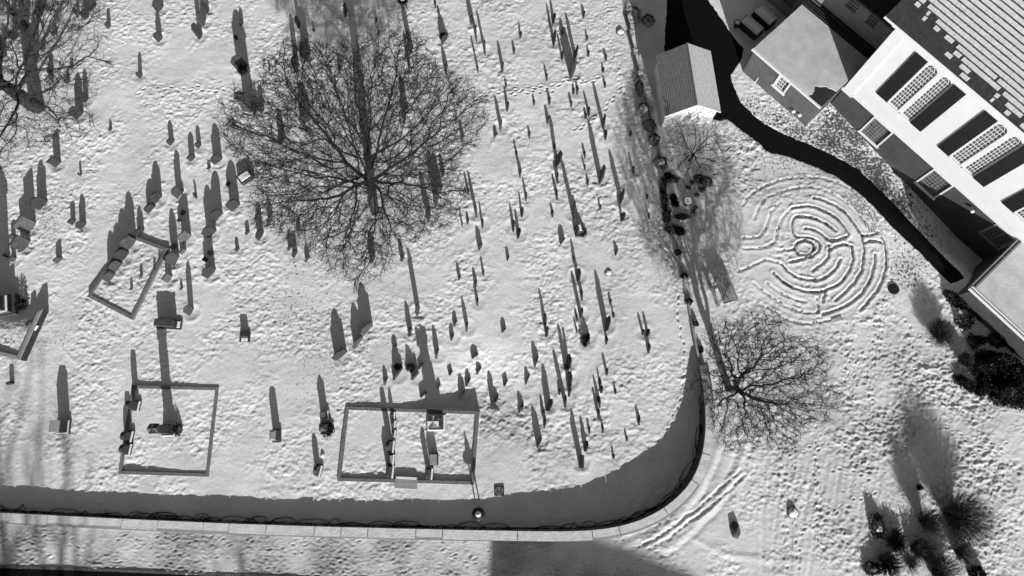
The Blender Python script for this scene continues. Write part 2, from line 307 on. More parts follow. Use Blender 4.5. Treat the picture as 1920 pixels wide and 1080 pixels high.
def TZ(x, y):
    """the lie of the land"""
    x = np.asarray(x, float); y = np.asarray(y, float)
    u = (x-CC[0])*CE[0]+(y-CC[1])*CE[1]; d = (x-CC[0])*CN[0]+(y-CC[1])*CN[1]
    z = -0.13*np.clip(u, 0, 14)*sstep(1-(d-0.6)/3.2)
    dip = -0.42*np.exp(-(((x-DIPC[0])/3.6)**2+((y-DIPC[1]-1.0)/2.6)**2))
    z = z+np.where(in_poly(x, y, P2), 0, dip)
    y3 = P3I[1][1]; z = z+np.where(in_poly(x, y, P3I), .19*(1-sstep((y-y3-1.0)/5.5)), 0)
    y4 = P4I[2][1]; z = z+np.where(in_poly(x, y, P4I), .58*(1-sstep((y-y4+1.6)/2.6)), 0)
    return z
def tz(x, y): return float(TZ(np.array([x]), np.array([y]))[0])

_pr = np.random.RandomState(11); _perm = _pr.permutation(1024).astype(np.int32); _ga = _pr.rand(1024)*2*np.pi
_gx = np.cos(_ga).astype(np.float32); _gy = np.sin(_ga).astype(np.float32)
def perlin(X, Y):
    xi = np.floor(X).astype(np.int32); yi = np.floor(Y).astype(np.int32); xf = (X-xi).astype(np.float32); yf = (Y-yi).astype(np.float32)
    u = xf*xf*xf*(xf*(xf*6-15)+10); v = yf*yf*yf*(yf*(yf*6-15)+10)
    def g(a, b, fx, fy):
        h = _perm[(_perm[a & 1023]+b) & 1023]; return _gx[h]*fx+_gy[h]*fy
    n00 = g(xi, yi, xf, yf); n10 = g(xi+1, yi, xf-1, yf); n01 = g(xi, yi+1, xf, yf-1); n11 = g(xi+1, yi+1, xf-1, yf-1)
    return (n00*(1-u)+n10*u)*(1-v)+(n01*(1-u)+n11*u)*v

STEP = 0.068
def axis(a, b, far):
    c = list(np.arange(a, b+STEP/2, STEP)); lo = []; s = STEP; x = c[0]
    while x > -far: s *= 1.22; x -= s; lo.append(x)
    hi = []; s = STEP; x = c[-1]
    while x < far: s *= 1.22; x += s; hi.append(x)
    return np.array(lo[::-1]+c+hi)
AX = axis(-47, 43.5, 400); AY = axis(-12.5, 40, 400)
XX, YY = np.meshgrid(AX, AY)
ZB = TZ(XX, YY)
far = sstep((np.maximum(np.abs(XX), np.abs(YY))-55)/40)
LABC = np.array(G(1510, 465))
# how rough the snow lies: smoother in the labyrinth and the wall's lee, coarser on the trodden pavement and lawn
def soft(px, py, r):
    g = G(px, py); return np.exp(-(((XX-g[0])**2+(YY-g[1])**2)/r**2))
rough = np.ones_like(XX)
ld = np.hypot(XX-LABC[0], YY-LABC[1]); rough *= 1-0.2*sstep((6.0-ld)/0.8)
for px, py, rr, s in [(1720,720,9,.55),(1850,900,8,.5),(1600,900,5,.2),(1420,290,3.2,.7),(250,350,6,.2)]: rough = rough*(1+s*soft(px, py, rr))
WALLPX = [(-60,957),(0,961),(100,966),(240,973),(420,981),(600,987),(760,991),(900,994),(1010,996),(1090,996),(1150,990),(1200,977),(1245,954),(1280,926),(1305,892),(1319,850),(1324,805),(1323,760),(1317,715),(1311,685)]
WALLW = [G(*p) for p in WALLPX]
street = in_poly(XX, YY, WALLW[:13]+[(400, WALLW[12][1]), (400, -400), (-400, -400), (-400, WALLW[0][1])])
street = street*(1-sstep((XX-5)/7.0)); rough = rough*(1+.15*street)
n_mid = perlin(XX*0.9+3, YY*0.9)
n_l1 = perlin(XX*2.0+17+0.5*n_mid, YY*2.3+5); n_l2 = perlin(XX*4.1-31, YY*4.6+9); n_l3 = perlin(XX*8.3, YY*9.1-40)
n_e1 = perlin(XX*1.5+70, YY*4.2+33); n_e2 = perlin(XX*3.1-7, YY*7.5)
patch = sstep(0.5+1.5*perlin(XX*0.27+9, YY*0.27)+.7*perlin(XX*.75-4, YY*.75))       # some stretches lie smoother than others
amp = (0.2+0.9*patch)*rough
Z = ZB+0.05*perlin(XX*0.3, YY*0.3)+0.022*n_mid
lump = street*(0.055*np.abs(n_e1)+0.038*n_e2+0.014*n_l2+.008*n_l3)+(1-street)*(0.045*n_l1+0.044*n_l2+0.011*n_l3)
lump = lump+0.03*np.abs(n_l1*n_l2)*2
Z = Z+amp*lump
Z = Z*(1-far)+ZB*far
def window(x0, x1, y0, y1):
    i0, i1 = np.searchsorted(AX, [x0, x1]); j0, j1 = np.searchsorted(AY, [y0, y1])
    return slice(j0, j1), slice(i0, i1)
def seg_dist(X, Y, a, b):
    dx, dy = b[0]-a[0], b[1]-a[1]; L2 = dx*dx+dy*dy+1e-9
    t = np.clip(((X-a[0])*dx+(Y-a[1])*dy)/L2, 0, 1); return np.hypot(X-a[0]-t*dx, Y-a[1]-t*dy)
def stamp_line(pts, prof, reach):
    P = np.array(pts); w = window(P[:, 0].min()-reach, P[:, 0].max()+reach, P[:, 1].min()-reach, P[:, 1].max()+reach)
    X = XX[w]; Y = YY[w]
    if X.size == 0: return
    D = np.full(X.shape, 9.0)
    for a, b in zip(pts[:-1], pts[1:]): D = np.minimum(D, seg_dist(X, Y, a, b))
    Z[w] += prof(D)
def dent(x, y, ang, l, wd, dep):
    r = l*1.8; w = window(x-r, x+r, y-r, y+r); X = XX[w]-x; Y = YY[w]-y
    if X.size == 0: return
    c, s = math.cos(ang), math.sin(ang); q = ((X*c+Y*s)/l)**2+((-X*s+Y*c)/wd)**2
    Z[w] += -dep*np.exp(-q*1.6)+dep*0.45*np.exp(-(np.sqrt(q)-1.3)**2*3)
def resample(pts, step):
    out = [pts[0]]; acc = 0
    for a, b in zip(pts[:-1], pts[1:]):
        L = math.hypot(b[0]-a[0], b[1]-a[1]); t = step-acc
        while t < L: out.append((a[0]+(b[0]-a[0])*t/L, a[1]+(b[1]-a[1])*t/L)); t += step
        acc = (acc+L) % step if L > 0 else acc
    return out
def W_(pxs, z=0): return [G(*p, z) for p in pxs]
def footprints(pxs, step=0.55, spread=0.11, dep=0.06, l=0.17, wd=0.09):
    P = resample(W_(pxs), step)
    for i, (a, b) in enumerate(zip(P[:-1], P[1:])):
        an = math.atan2(b[1]-a[1], b[0]-a[0])+rng.uniform(-.3, .3); s = spread*(1 if i % 2 else -1)
        dent(a[0]-math.sin(an)*s+rng.uniform(-.05, .05), a[1]+math.cos(an)*s+rng.uniform(-.05, .05), an, l*rng.uniform(.8, 1.2), wd, dep*rng.uniform(.7, 1.2))
footprints(tpx((2,0), [(720,30),(715,130),(730,270),(760,360),(770,440),(810,510),(800,590),(840,660),(850,735),(880,800),(895,880),(940,960)])
  + tpx((2,1), [(975,50),(975,120),(1010,190),(1035,270),(1075,345),(1065,420),(1100,500),(1095,585),(1118,660),(1115,750),(1158,840),(1185,920),(1225,1000)])
  + tpx((2,2), [(1235,30),(1253,100),(1235,190),(1258,290),(1272,390),(1297,470),(1280,560),(1293,660),(1285,740),(1265,840),(1215,910),(1205,1000),(1160,1065)])
  + tpx((2,3), [(1145,20),(1125,95),(1060,180),(1000,275),(925,315),(875,380),(770,405),(690,450),(595,468),(520,518),(425,525),(345,570),(290,545)]), 0.6, 0.06)
footprints(tpx((1,0), [(1640,745),(1760,690)])+tpx((2,0), [(0,690),(90,660),(180,655),(280,655),(360,630),(430,590),(560,620),(630,590),(720,580)]), 0.5, 0.1, 0.07, .2, .1)
footprints(tpx((2,0), [(20,700),(100,690),(190,690),(300,680),(380,640)]), 0.5, 0.1, 0.06, .2, .1)
footprints(tpx((0,0), [(1040,695),(1140,655),(1210,670),(1300,655),(1400,675),(1480,655),(1570,685),(1650,670),(1720,690)]), 0.55, .1, .06, .2, .1)
footprints(tpx((2,0), [(820,660),(760,740),(700,800),(650,860),(610,910),(480,970),(400,1000)]), 0.45, .1, .06, .2, .1)
footprints(tpx((0,0), [(960,60),(960,100),(965,200),(930,260),(920,330),(990,290)]), 0.5, .08, .05)
footprints([(800,300),(870,330),(930,380),(945,480)], 0.6, .1, .03)
for x0 in (1468, 1490, 1535): footprints([(x0, 800),(x0-6, 900),(x0+6, 1000),(x0+4, 1085)], .55, .12, .05)
footprints([(1530,870),(1535,930),(1536,1000),(1540,1080)], .5, .1, .05)
for k, a in enumerate([(1600,640,1590,760),(1620,660,1600,780),(1640,640,1630,800),(1660,560,1640,700),(1700,600,1720,700),(1690,690,1790,700),(1480,850,1600,830),(1560,880,1650,890),
      (1800,860,1900,830),(1790,900,1860,1020),(1830,880,1850,1060),(1880,880,1830,1000),(1760,800,1900,860),(1500,1000,1660,910)]):
    footprints([(a[0], a[1]), ((a[0]+a[2])/2+rng.uniform(-12, 12), (a[1]+a[3])/2+rng.uniform(-8, 8)), (a[2], a[3])], .5, .13, .06)
for _ in range(1300):
    px, py = rng.uniform(1560, 1935), rng.uniform(570, 1085)
    if px > 1760+0*(py) and py < 740: continue
    if px < 1640 and rng.random() < .5: continue
    g = G(px, py)
    if float(perlin(np.array([g[0]*.45+3]), np.array([g[1]*.45]))[0]) < rng.uniform(-.25, .25): continue
    dent(g[0], g[1], rng.uniform(0, 3.1), rng.uniform(.07, .22), rng.uniform(.05, .1), rng.uniform(.015, .05))
for _ in range(260):
    px, py = rng.uniform(-20, 1250), rng.uniform(1000, 1085); g = G(px, py)
    dent(g[0], g[1], rng.uniform(-.5, .5), rng.uniform(.15, .3), .08, rng.uniform(.02, .045))
# two parallel furrows of a sledge, and faint wheel lines over the lawn
fur = lambda A, w: (lambda D: A*(-np.exp(-(D/w)**2)+0.9*np.exp(-((D-2*w)/w)**2)))
FUR = tpx((2,3), [(990,840),(1130,765),(1290,640),(1400,570),(1500,480),(1600,390),(1720,280)])
for o_ in (0, 9):
    fw = [(a+rng.uniform(-.05, .05), b+rng.uniform(-.05, .05)) for a, b in resample(W_([(x+o_, y+o_) for x, y in FUR]), .5)]; stamp_line(fw, lambda D: -.03*np.exp(-(D/.09)**2)+.02*np.exp(-((D-.2)/.08)**2), .7); footprints([(x+o_, y+o_) for x, y in FUR], .5, .02, .03, .2, .085)
for pl_ in ([(1378,775),(1352,812),(1340,860),(1318,910),(1285,955),(1230,1000),(1165,1024)], [(1400,830),(1378,890),(1340,950),(1290,1000),(1240,1035)]):
    stamp_line([(a+rng.uniform(-.06, .06), b+rng.uniform(-.06, .06)) for a, b in resample(W_(pl_), .6)], lambda D: .028*np.exp(-(D/.16)**2)-.028*np.exp(-((D-.4)/.15)**2), 1.0)
stamp_line(W_([(1300,1010),(1360,1040),(1500,1055)]), lambda D: .03*np.exp(-(D/.22)**2), .9)
for x0 in range(1440, 1660, 26): stamp_line(W_([(x0+10, 860),(x0-10, 960),(x0+rng.uniform(-30, 0), 1085)]), fur(.012, .12), .6)
# drifts and hollows at the stones
for s in STONES:
    x, y = s['c']; k = min(1.0, s['h'])
    w = window(x-.9, x+.9, y-.9, y+.9); q = np.hypot(XX[w]-x, YY[w]-y)
    Z[w] += -.06*k*np.exp(-(q/(.25+s['w']*.3))**2)+.03*k*np.exp(-((q-.55-s['w']*.2)/.16)**2)
    L = rng.uniform(.8, 2.4)*k; dk = rng.uniform(0, 1)**2
    stamp_line([(x-.05, y-.15), (x-.15*L-.1, y-.5*L), (x-.5*L, y-L)], lambda D: dk*(.02*k*np.exp(-(D/.16)**2)-.012*k*np.exp(-((D-.3)/.16)**2)), .9)
# ---- labyrinth lines (noted in a 3.484x enlargement with its corner at 1370,310)
LABL = [
 [(480+66*math.cos(q), 540+50*math.sin(q)) for q in [i*math.pi/12 for i in range(25)]],
 [(385,628),(450,618),(530,597),(575,560),(586,525),(570,495),(535,478),(490,470),(440,472),(408,450),(398,400),(405,350),(430,332),(500,335),(560,350),(630,385),(685,428)],
 [(485,410),(530,415),(580,437),(615,470),(645,490),(690,490),(760,462)],
 [(640,555),(690,525),(740,513),(787,530)],
 [(640,520),(642,560),(640,600),(605,640),(535,688)],
 [(400,280),(440,270),(500,265),(560,275),(640,310),(700,350),(740,400),(768,450)],
 [(540,210),(600,225),(680,260),(740,300),(790,360),(830,420),(855,460),(870,540),(868,620),(850,700),(810,760),(760,815),(683,882)],
 [(715,612),(700,650),(660,700),(600,740),(560,752),(500,748),(440,735),(380,700),(330,645)],
 [(792,530),(800,600),(780,680),(740,740),(690,785),(620,815),(560,827),(490,825),(410,800),(340,760),(278,700)],
 [(945,580),(935,660),(905,760),(860,830),(800,885),(740,920),(660,955),(598,970)],
 [(985,470),(1003,500),(1018,570),(1015,660),(990,750),(950,825),(880,905),(845,945)],
 [(620,825),(600,890)],[(565,870),(568,960)],
 [(150,770),(210,820),(280,870),(350,915),(430,950),(520,965),(568,960)],
 [(200,905),(280,955),(370,1005),(440,1030),(540,1035),(650,1010),(725,995)],
 [(240,770),(310,825),(380,860),(440,880),(490,892)],
 [(75,260),(130,190),(200,140),(300,100),(400,85),(500,75),(600,85),(700,115),(780,150),(860,210),(920,280),(965,370),(985,470)],
 [(155,350),(190,260),(230,210),(300,180),(400,150),(500,140),(580,150),(660,180),(740,230),(800,290),(850,350),(890,385)],
 [(80,475),(180,470),(215,440),(240,370),(265,300),(320,240)],
 [(80,540),(180,545),(250,525),(290,490),(300,440),(315,390),(350,320),(400,280)],
 [(50,690),(100,675),(160,645),(230,612),(300,630),(330,640)],
 [(300,558),(413,550)],[(850,460),(900,460),(960,445),(970,428)],[(870,510),(905,495),(950,495),(1000,510)]]
LABW = [[G(1370+x/3.484, 310+y/3.484) for x, y in L] for L in LABL]
for i, L in enumerate(LABW):
    weak = .55 if i >= 16 or i in (13, 14, 15) else 1.0
    L = [(a+rng.uniform(-.035, .035), b+rng.uniform(-.035, .035)) for a, b in resample(L, .3)]+[L[-1]]
    stamp_line(L, lambda D: weak*(-.06*np.exp(-(D/.075)**2)+.036*np.exp(-((D-.2)/.1)**2)), .8)
# ---- asphalt path: the ground is pressed down a little below it
PATHPX = [(1250,-60),(1250,20),(1247,60),(1245,97),(1300,108),(1312,150),(1328,222),(1350,226),(1364,224),(1385,240),(1420,267),(1440,285),(1485,296),(1522,311),(1565,330),(1595,350),(1620,370),(1652,402),(1680,432),(1710,460),(1740,490),(1782,532),
  (1812,520),(1800,505),(1765,470),(1740,442),(1715,415),(1690,387),(1665,362),(1635,335),(1615,317),(1580,299),(1547,285),(1515,270),(1478,255),(1440,235),(1415,218),(1390,192),(1374,160),(1371,140),(1390,112),(1395,92),(1372,65),(1350,32),(1328,0),(1290,-60)]
PATHW = [G(*p) for p in PATHPX]; PATHW = [(a+rng.uniform(-.05, .05), b+rng.uniform(-.05, .05)) for a, b in resample(PATHW, .3)]
ROADW = [(-400, G(0,1064)[1]+.9), G(-200,1058), G(0,1064), G(120,1068), G(250,1073), G(420,1080), G(700,1090), G(1300,1110), (400, G(1300,1110)[1]-8), (400, -22), (-400, -22)]
def press(poly, depth, soft_w=.12):
    P = np.array(poly); w = window(max(P[:, 0].min(), -400)-.5, min(P[:, 0].max(), 400)+.5, P[:, 1].min()-.5, P[:, 1].max()+.5)
    I = in_poly(XX[w], YY[w], poly); Z[w] = np.where(I, ZB[w]-depth, Z[w])
press(PATHW, .03); press(ROADW, .06)
# ---- where dead grass and leaf litter show through: real patches of cover
GR = np.zeros_like(XX)
for px, py, rx, ry, s in [(1405,255,45,40,.72),(1470,300,65,35,.7),(1530,330,50,20,.35),(1400,310,40,40,.35),(1360,250,30,30,.5),(1425,200,60,40,.5),(1410,200,50,35,.75),(1460,222,50,28,.85),(1500,248,50,28,1.1),(1560,262,60,40,1.35),(1610,290,55,40,1.35),(1655,335,55,45,1.35),(1700,385,50,45,1.25),(1735,420,45,45,.9),(1570,228,45,35,1.4),(1605,252,45,40,1.4),(1650,312,45,40,1.4),(1700,372,45,45,1.3),(1745,430,45,45,1.0),(1530,240,30,30,.9),(1775,470,40,40,.5),(1720,420,30,30,.5),
    (1700,505,50,55,.85),(1660,560,40,40,.45),(1735,540,50,40,.42),(1690,450,25,25,.55),(85,410,45,70,.6),(70,235,70,50,.62),(20,330,30,60,.4),(550,600,80,90,.5),(600,690,70,70,.42),(700,470,130,45,.55),(560,500,60,40,.46),(760,470,40,30,.5),(195,605,60,40,.42),(100,640,60,40,.38),(30,640,40,20,.5),
    (670,650,45,35,.42),(690,380,60,40,.5),(1270,400,40,60,.40),(1290,250,60,50,.5),(1750,640,60,50,.40),(1700,1000,70,60,.38),(1840,700,80,70,.4),(1330,420,60,60,.38),(1380,660,60,40,.4),(1420,760,90,60,.36),(300,610,40,15,.42),(590,810,30,30,.36),(1175,60,30,60,.45),(330,820,40,20,.36),(1560,480,90,50,.30),(1475,400,60,40,.28),(600,1072,700,6,.5)]:
    g = G(px, py); g1 = G(px+rx, py); g2 = G(px, py-ry); GR = np.maximum(GR, s*np.exp(-((XX-g[0])/(g1[0]-g[0]))**2-((YY-g[1])/(g2[1]-g[1]))**2))
grassy = sstep((GR+0.5*n_l2+0.35*n_l3+.3*n_mid-0.42)/.25)*(GR > .02)
Z += .012*GR*perlin(XX*9, YY*9)*2

ny, nx = XX.shape
idx = np.arange(ny*nx, dtype=np.int32).reshape(ny, nx)
F = np.stack([idx[:-1, :-1], idx[:-1, 1:], idx[1:, 1:], idx[1:, :-1]], axis=-1).reshape(-1, 4)
V = np.stack([XX, YY, Z], axis=-1).reshape(-1, 3)
gm = bpy.data.materials.new('snow_ground'); gm.use_nodes = True
def ground_material(M):
    n = M.node_tree; b = n.nodes['Principled BSDF']; b.inputs['Roughness'].default_value = 0.65; b.inputs['Specular IOR Level'].default_value = 0.2
    tc = n.nodes.new('ShaderNodeTexCoord'); at = n.nodes.new('ShaderNodeAttribute'); at.attribute_name = 'grass'
    n1 = n.nodes.new('ShaderNodeTexNoise'); n1.inputs['Scale'].default_value = 4.6; n1.inputs['Detail'].default_value = 5; n1.inputs['Roughness'].default_value = .75
    n.links.new(tc.outputs['Object'], n1.inputs['Vector'])
    a = n.nodes.new('ShaderNodeMath'); a.operation = 'MULTIPLY_ADD'; a.inputs[1].default_value = 1.0
    s = n.nodes.new('ShaderNodeMath'); s.operation = 'SUBTRACT'; s.inputs[1].default_value = .5
    n.links.new(n1.outputs['Fac'], s.inputs[0]); n.links.new(s.outputs[0], a.inputs[0]); a.inputs[1].default_value = 6.0; n.links.new(at.outputs['Fac'], a.inputs[2])
    r = n.nodes.new('ShaderNodeMapRange'); r.interpolation_type = 'SMOOTHSTEP'; r.inputs['From Min'].default_value = .78; r.inputs['From Max'].default_value = 1.08
    n.links.new(a.outputs[0], r.inputs['Value'])
    mu = n.nodes.new('ShaderNodeMath'); mu.operation = 'MULTIPLY'; st = n.nodes.new('ShaderNodeMath'); st.operation = 'GREATER_THAN'; st.inputs[1].default_value = .03
    n.links.new(at.outputs['Fac'], st.inputs[0]); n.links.new(r.outputs[0], mu.inputs[0]); n.links.new(st.outputs[0], mu.inputs[1])
    n2 = n.nodes.new('ShaderNodeTexNoise'); n2.inputs['Scale'].default_value = .35; n2.inputs['Detail'].default_value = 4; n.links.new(tc.outputs['Object'], n2.inputs['Vector'])
    r2 = n.nodes.new('ShaderNodeMapRange'); r2.inputs['From Min'].default_value = .3; r2.inputs['From Max'].default_value = .7; r2.inputs['To Min'].default_value = .76; r2.inputs['To Max'].default_value = .9
    n.links.new(n2.outputs['Fac'], r2.inputs['Value'])
    n3 = n.nodes.new('ShaderNodeTexNoise'); n3.inputs['Scale'].default_value = 22; n3.inputs['Detail'].default_value = 3; n.links.new(tc.outputs['Object'], n3.inputs['Vector'])
    r3 = n.nodes.new('ShaderNodeMapRange'); r3.inputs['To Min'].default_value = .03; r3.inputs['To Max'].default_value = .17; n.links.new(n3.outputs['Fac'], r3.inputs['Value'])
    mx = n.nodes.new('ShaderNodeMix'); mx.data_type = 'RGBA'
    at2 = n.nodes.new('ShaderNodeAttribute'); at2.attribute_name = 'trodden'
    sb = n.nodes.new('ShaderNodeMath'); sb.operation = 'SUBTRACT'; n.links.new(r2.outputs[0], sb.inputs[0]); n.links.new(at2.outputs['Fac'], sb.inputs[1])
    n5 = n.nodes.new('ShaderNodeTexNoise'); n5.inputs['Scale'].default_value = 16; n5.inputs['Detail'].default_value = 6; n5.inputs['Roughness'].default_value = .8; n.links.new(tc.outputs['Object'], n5.inputs['Vector'])
    r5 = n.nodes.new('ShaderNodeMapRange'); r5.inputs['From Min'].default_value = .36; r5.inputs['From Max'].default_value = .55; r5.inputs['To Min'].default_value = .72; r5.inputs['To Max'].default_value = 1.0; n.links.new(n5.outputs['Fac'], r5.inputs['Value'])
    m5 = n.nodes.new('ShaderNodeMath'); m5.operation = 'MULTIPLY'; n.links.new(sb.outputs[0], m5.inputs[0]); n.links.new(r5.outputs[0], m5.inputs[1])
    n.links.new(mu.outputs[0], mx.inputs[0]); n.links.new(m5.outputs[0], mx.inputs[6]); n.links.new(r3.outputs[0], mx.inputs[7]); n.links.new(mx.outputs[2], b.inputs['Base Color'])
    n4 = n.nodes.new('ShaderNodeTexNoise'); n4.inputs['Scale'].default_value = 11; n4.inputs['Detail'].default_value = 5; n4.inputs['Roughness'].default_value = .6; n.links.new(tc.outputs['Object'], n4.inputs['Vector'])
    n6 = n.nodes.new('ShaderNodeTexNoise'); n6.inputs['Scale'].default_value = 34; n6.inputs['Detail'].default_value = 3; n.links.new(tc.outputs['Object'], n6.inputs['Vector'])
    ma = n.nodes.new('ShaderNodeMath'); ma.operation = 'MULTIPLY_ADD'; ma.inputs[1].default_value = .45; n.links.new(n6.outputs['Fac'], ma.inputs[0]); n.links.new(n4.outputs['Fac'], ma.inputs[2])
    bp = n.nodes.new('ShaderNodeBump'); bp.inputs['Strength'].default_value = .75; bp.inputs['Distance'].default_value = .03
    n.links.new(ma.outputs[0], bp.inputs['Height']); n.links.new(bp.outputs[0], b.inputs['Normal'])
ground_material(gm)
ground = mesh_np('ground', V, F, gm, smooth=True); tag(ground, kind='structure')
TR = .28*street.astype(np.float32)
for px, py, rx, ry, s in [(1700,850,230,260,.2),(1560,620,160,60,.1),(1300,420,110,180,.15),(1480,330,160,60,.2),(1210,120,40,160,.15),(1000,870,260,60,.10),(1150,480,60,200,.1),(1060,60,260,120,.06),(640,640,140,120,.05),(60,850,60,120,.10)]:
    g = G(px, py); g1 = G(px+rx, py); g2 = G(px, py-ry); TR = np.maximum(TR, s*np.exp(-((XX-g[0])/(g1[0]-g[0]))**2-((YY-g[1])/(g2[1]-g[1]))**2))
at2 = ground.data.attributes.new('trodden', 'FLOAT', 'POINT'); at2.data.foreach_set('value', np.asarray(TR*(.55+.9*patch), np.float32).ravel())
att = ground.data.attributes.new('grass', 'FLOAT', 'POINT'); att.data.foreach_set('value', np.asarray(GR, np.float32).ravel())
def zat(x, y):
    i = min(max(int(np.searchsorted(AX, x)), 1), nx-1); j = min(max(int(np.searchsorted(AY, y)), 1), ny-1)
    return float(Z[j, i])
from mathutils.geometry import tessellate_polygon as tess
def sheet(name, poly, dz, material):
    """a paved sheet that follows the lie of the land"""
    bm = bmesh.new(); vs = [bm.verts.new((x, y, 0)) for x, y in poly]; 
    for t in tess([[Vector((x, y, 0)) for x, y in poly]]): bm.faces.new([vs[k] for k in t])
    for _ in range(9):
        long_e = [e for e in bm.edges if e.calc_length() > .6]
        if not long_e or len(bm.verts) > 30000 or name == 'road': break
        bmesh.ops.subdivide_edges(bm, edges=long_e, cuts=1); bmesh.ops.triangulate(bm, faces=bm.faces[:])
    for v in bm.verts: v.co.z = tz(v.co.x, v.co.y)+dz
    me = bpy.data.meshes.new(name); bm.to_mesh(me); bm.free(); o = link(name, me, material); tag(o, kind='structure'); return o
sheet('path', PATHW, -0.004, ASPH)
sheet('road', [(min(max(x, -150), 150), max(y, -22)) for x, y in ROADW], -0.02, ASPH)

# ------------------------------------------------------------------ retaining wall round the churchyard
def polyoff(P, d):
    """polyline moved d to its right-hand side"""
    P = [np.array(p, float) for p in P]; out = []
    for i in range(len(P)):
        t = P[min(i+1, len(P)-1)]-P[max(i-1, 0)]; t /= np.hypot(*t); out.append(P[i]+np.array([t[1], -t[0]])*d)
    return out
WALLH = [.55,.55,.55,.55,.55,.56,.58,.62,.80,.92,1.05,1.15,1.22,1.26,1.28,1.28,1.26,1.1,.8,.5]
_wt = [np.array(G(*p, h)) for p, h in zip(WALLPX, WALLH)]
_wt = [np.array([-62.0, _wt[0][1]+.45])]+_wt; _wh = [.55]+WALLH
def dense(P, Hs, step=.35):
    oP, oH = [], []
    for a, b, h0, h1 in zip(P[:-1], P[1:], Hs[:-1], Hs[1:]):
        n = max(1, int(np.hypot(*(b-a))/step))
        for k in range(n): oP.append(a+(b-a)*k/n); oH.append(h0+(h1-h0)*k/n)
    return oP+[P[-1]], oH+[Hs[-1]]
WP, WH = dense(_wt, _wh)
for _ in range(12): WP = [WP[0]]+[(WP[i-1]+2*WP[i]+WP[i+1])/4 for i in range(1, len(WP)-1)]+[WP[-1]]
def band(P, Hs, off0, off1, zf0, zf1, name, material, parent, i0=0, i1=None, trim=0.0):
    """a bar following the line between two offsets; zf map the wall height to bottom and top"""
    i1 = len(P)-1 if i1 is None else i1; A = polyoff(P, off0)[i0:i1+1]; B = polyoff(P, off1)[i0:i1+1]; h = Hs[i0:i1+1]
    if trim:
        for Q in (A, B):
            t = Q[1]-Q[0]; Q[0] = Q[0]+t/np.hypot(*t)*trim; t = Q[-1]-Q[-2]; Q[-1] = Q[-1]-t/np.hypot(*t)*trim
    m = MB(); vs = []; fs = []; n = len(A)
    for a, b, hh in zip(A, B, h):
      if name == 'snow_pad': hh += rng.uniform(-.015, .02)
      vs += [(*a, zf0(hh)), (*b, zf0(hh)), (*b, zf1(hh)), (*a, zf1(hh))]
    for i in range(n-1):
        for k in range(4): fs.append((i*4+k, (i+1)*4+k, (i+1)*4+(k+1) % 4, i*4+(k+1) % 4))
    fs += [(0, 1, 2, 3), tuple((n-1)*4+k for k in (3, 2, 1, 0))]
    return m.add(vs, fs).build(name, material, parent)
wall = empty('churchyard_wall', (0, 0, 0)); tag(wall, 'low stone retaining wall with snowy coping curving round the churchyard corner', 'wall')
band(WP, WH, .05, .58, lambda h: -.5, lambda h: h-.14, 'stone_body', STONE, wall)
band(WP, WH, .6, .78, lambda h: -.5, lambda h: .10, 'footing', GRANITE, wall)
i = 0
while i < len(WP)-2:
    j = min(len(WP)-1, i+rng.choice([5, 7, 9, 11, 14]))
    if len(WP)-1-j < 3: j = len(WP)-1
    cs = band(WP, WH, 0, .66, lambda h: h-.14, lambda h: h-.03, 'coping_stone', GRANITE, wall, i, j, .012)
    band(WP, WH, .015, .63 if rng.random() < .6 else .5, lambda h: h-.03, lambda h: h+.02, 'snow_pad', mat('coping_snow', .66, .7, .16, 2.5, .8, 9), cs, i, j, .03)
    i = j
vm = MB()
WIN = polyoff(WP, -.02)
i = 2
while i < len(WP)-14:
    n = rng.randint(2, 7); curve = WP[i][0] > 2; out = rng.uniform(.08, .5)*(1.15 if curve else 1.0); pts = []
    for k in range(n+1):
        a = WIN[min(i+k, len(WIN)-2)]; t = WIN[min(i+k+1, len(WIN)-1)]-a; nrm = np.array([-t[1], t[0]])/np.hypot(*t)
        d = out*math.sin(math.pi*k/n)**.5+rng.uniform(-.05, .05) if 0 < k < n else 0.03
        p = a+nrm*max(.03, d)
        if a[0] < -45: continue
        pts.append((p[0], p[1], zat(*p)+rng.uniform(.03, .2)))
    if len(pts) > 2: vm.tube(pts, rng.uniform(.025, .05), 5, .02)
    i += rng.randint(1, max(1, n-1))
for i in range(3, len(WP)-6, 1):                                   # the leafless mat right at the foot
    a = WIN[i]; 
    if a[0] < -45: continue
    for _ in range(5):
        b = WIN[i+rng.randint(-2, 2)]; t = WIN[i+1]-a; nrm = np.array([-t[1], t[0]])/np.hypot(*t); q = a+nrm*rng.uniform(.01, .12); e_ = b+nrm*rng.uniform(.02, .2)
        vm.tube([(q[0], q[1], rng.uniform(.0, .3)), ((q[0]+e_[0])/2, (q[1]+e_[1])/2, rng.uniform(.05, .4)), (e_[0], e_[1], rng.uniform(0, .35))], .018, 4, .01)
vm.build('vine', VINE, wall)
rk_, rh_ = dense([np.array((-60.0, ROADW[2][1]+.9))]+[np.array(p) for p in ROADW[2:8]], [.05]*7, .5)
rkb = band(rk_, rh_, -.16, .02, lambda h: -.4, lambda h: h, 'road_kerb', STONE, None); tag(rkb, 'dark road kerb along the bottom left edge of the photo', 'kerb')
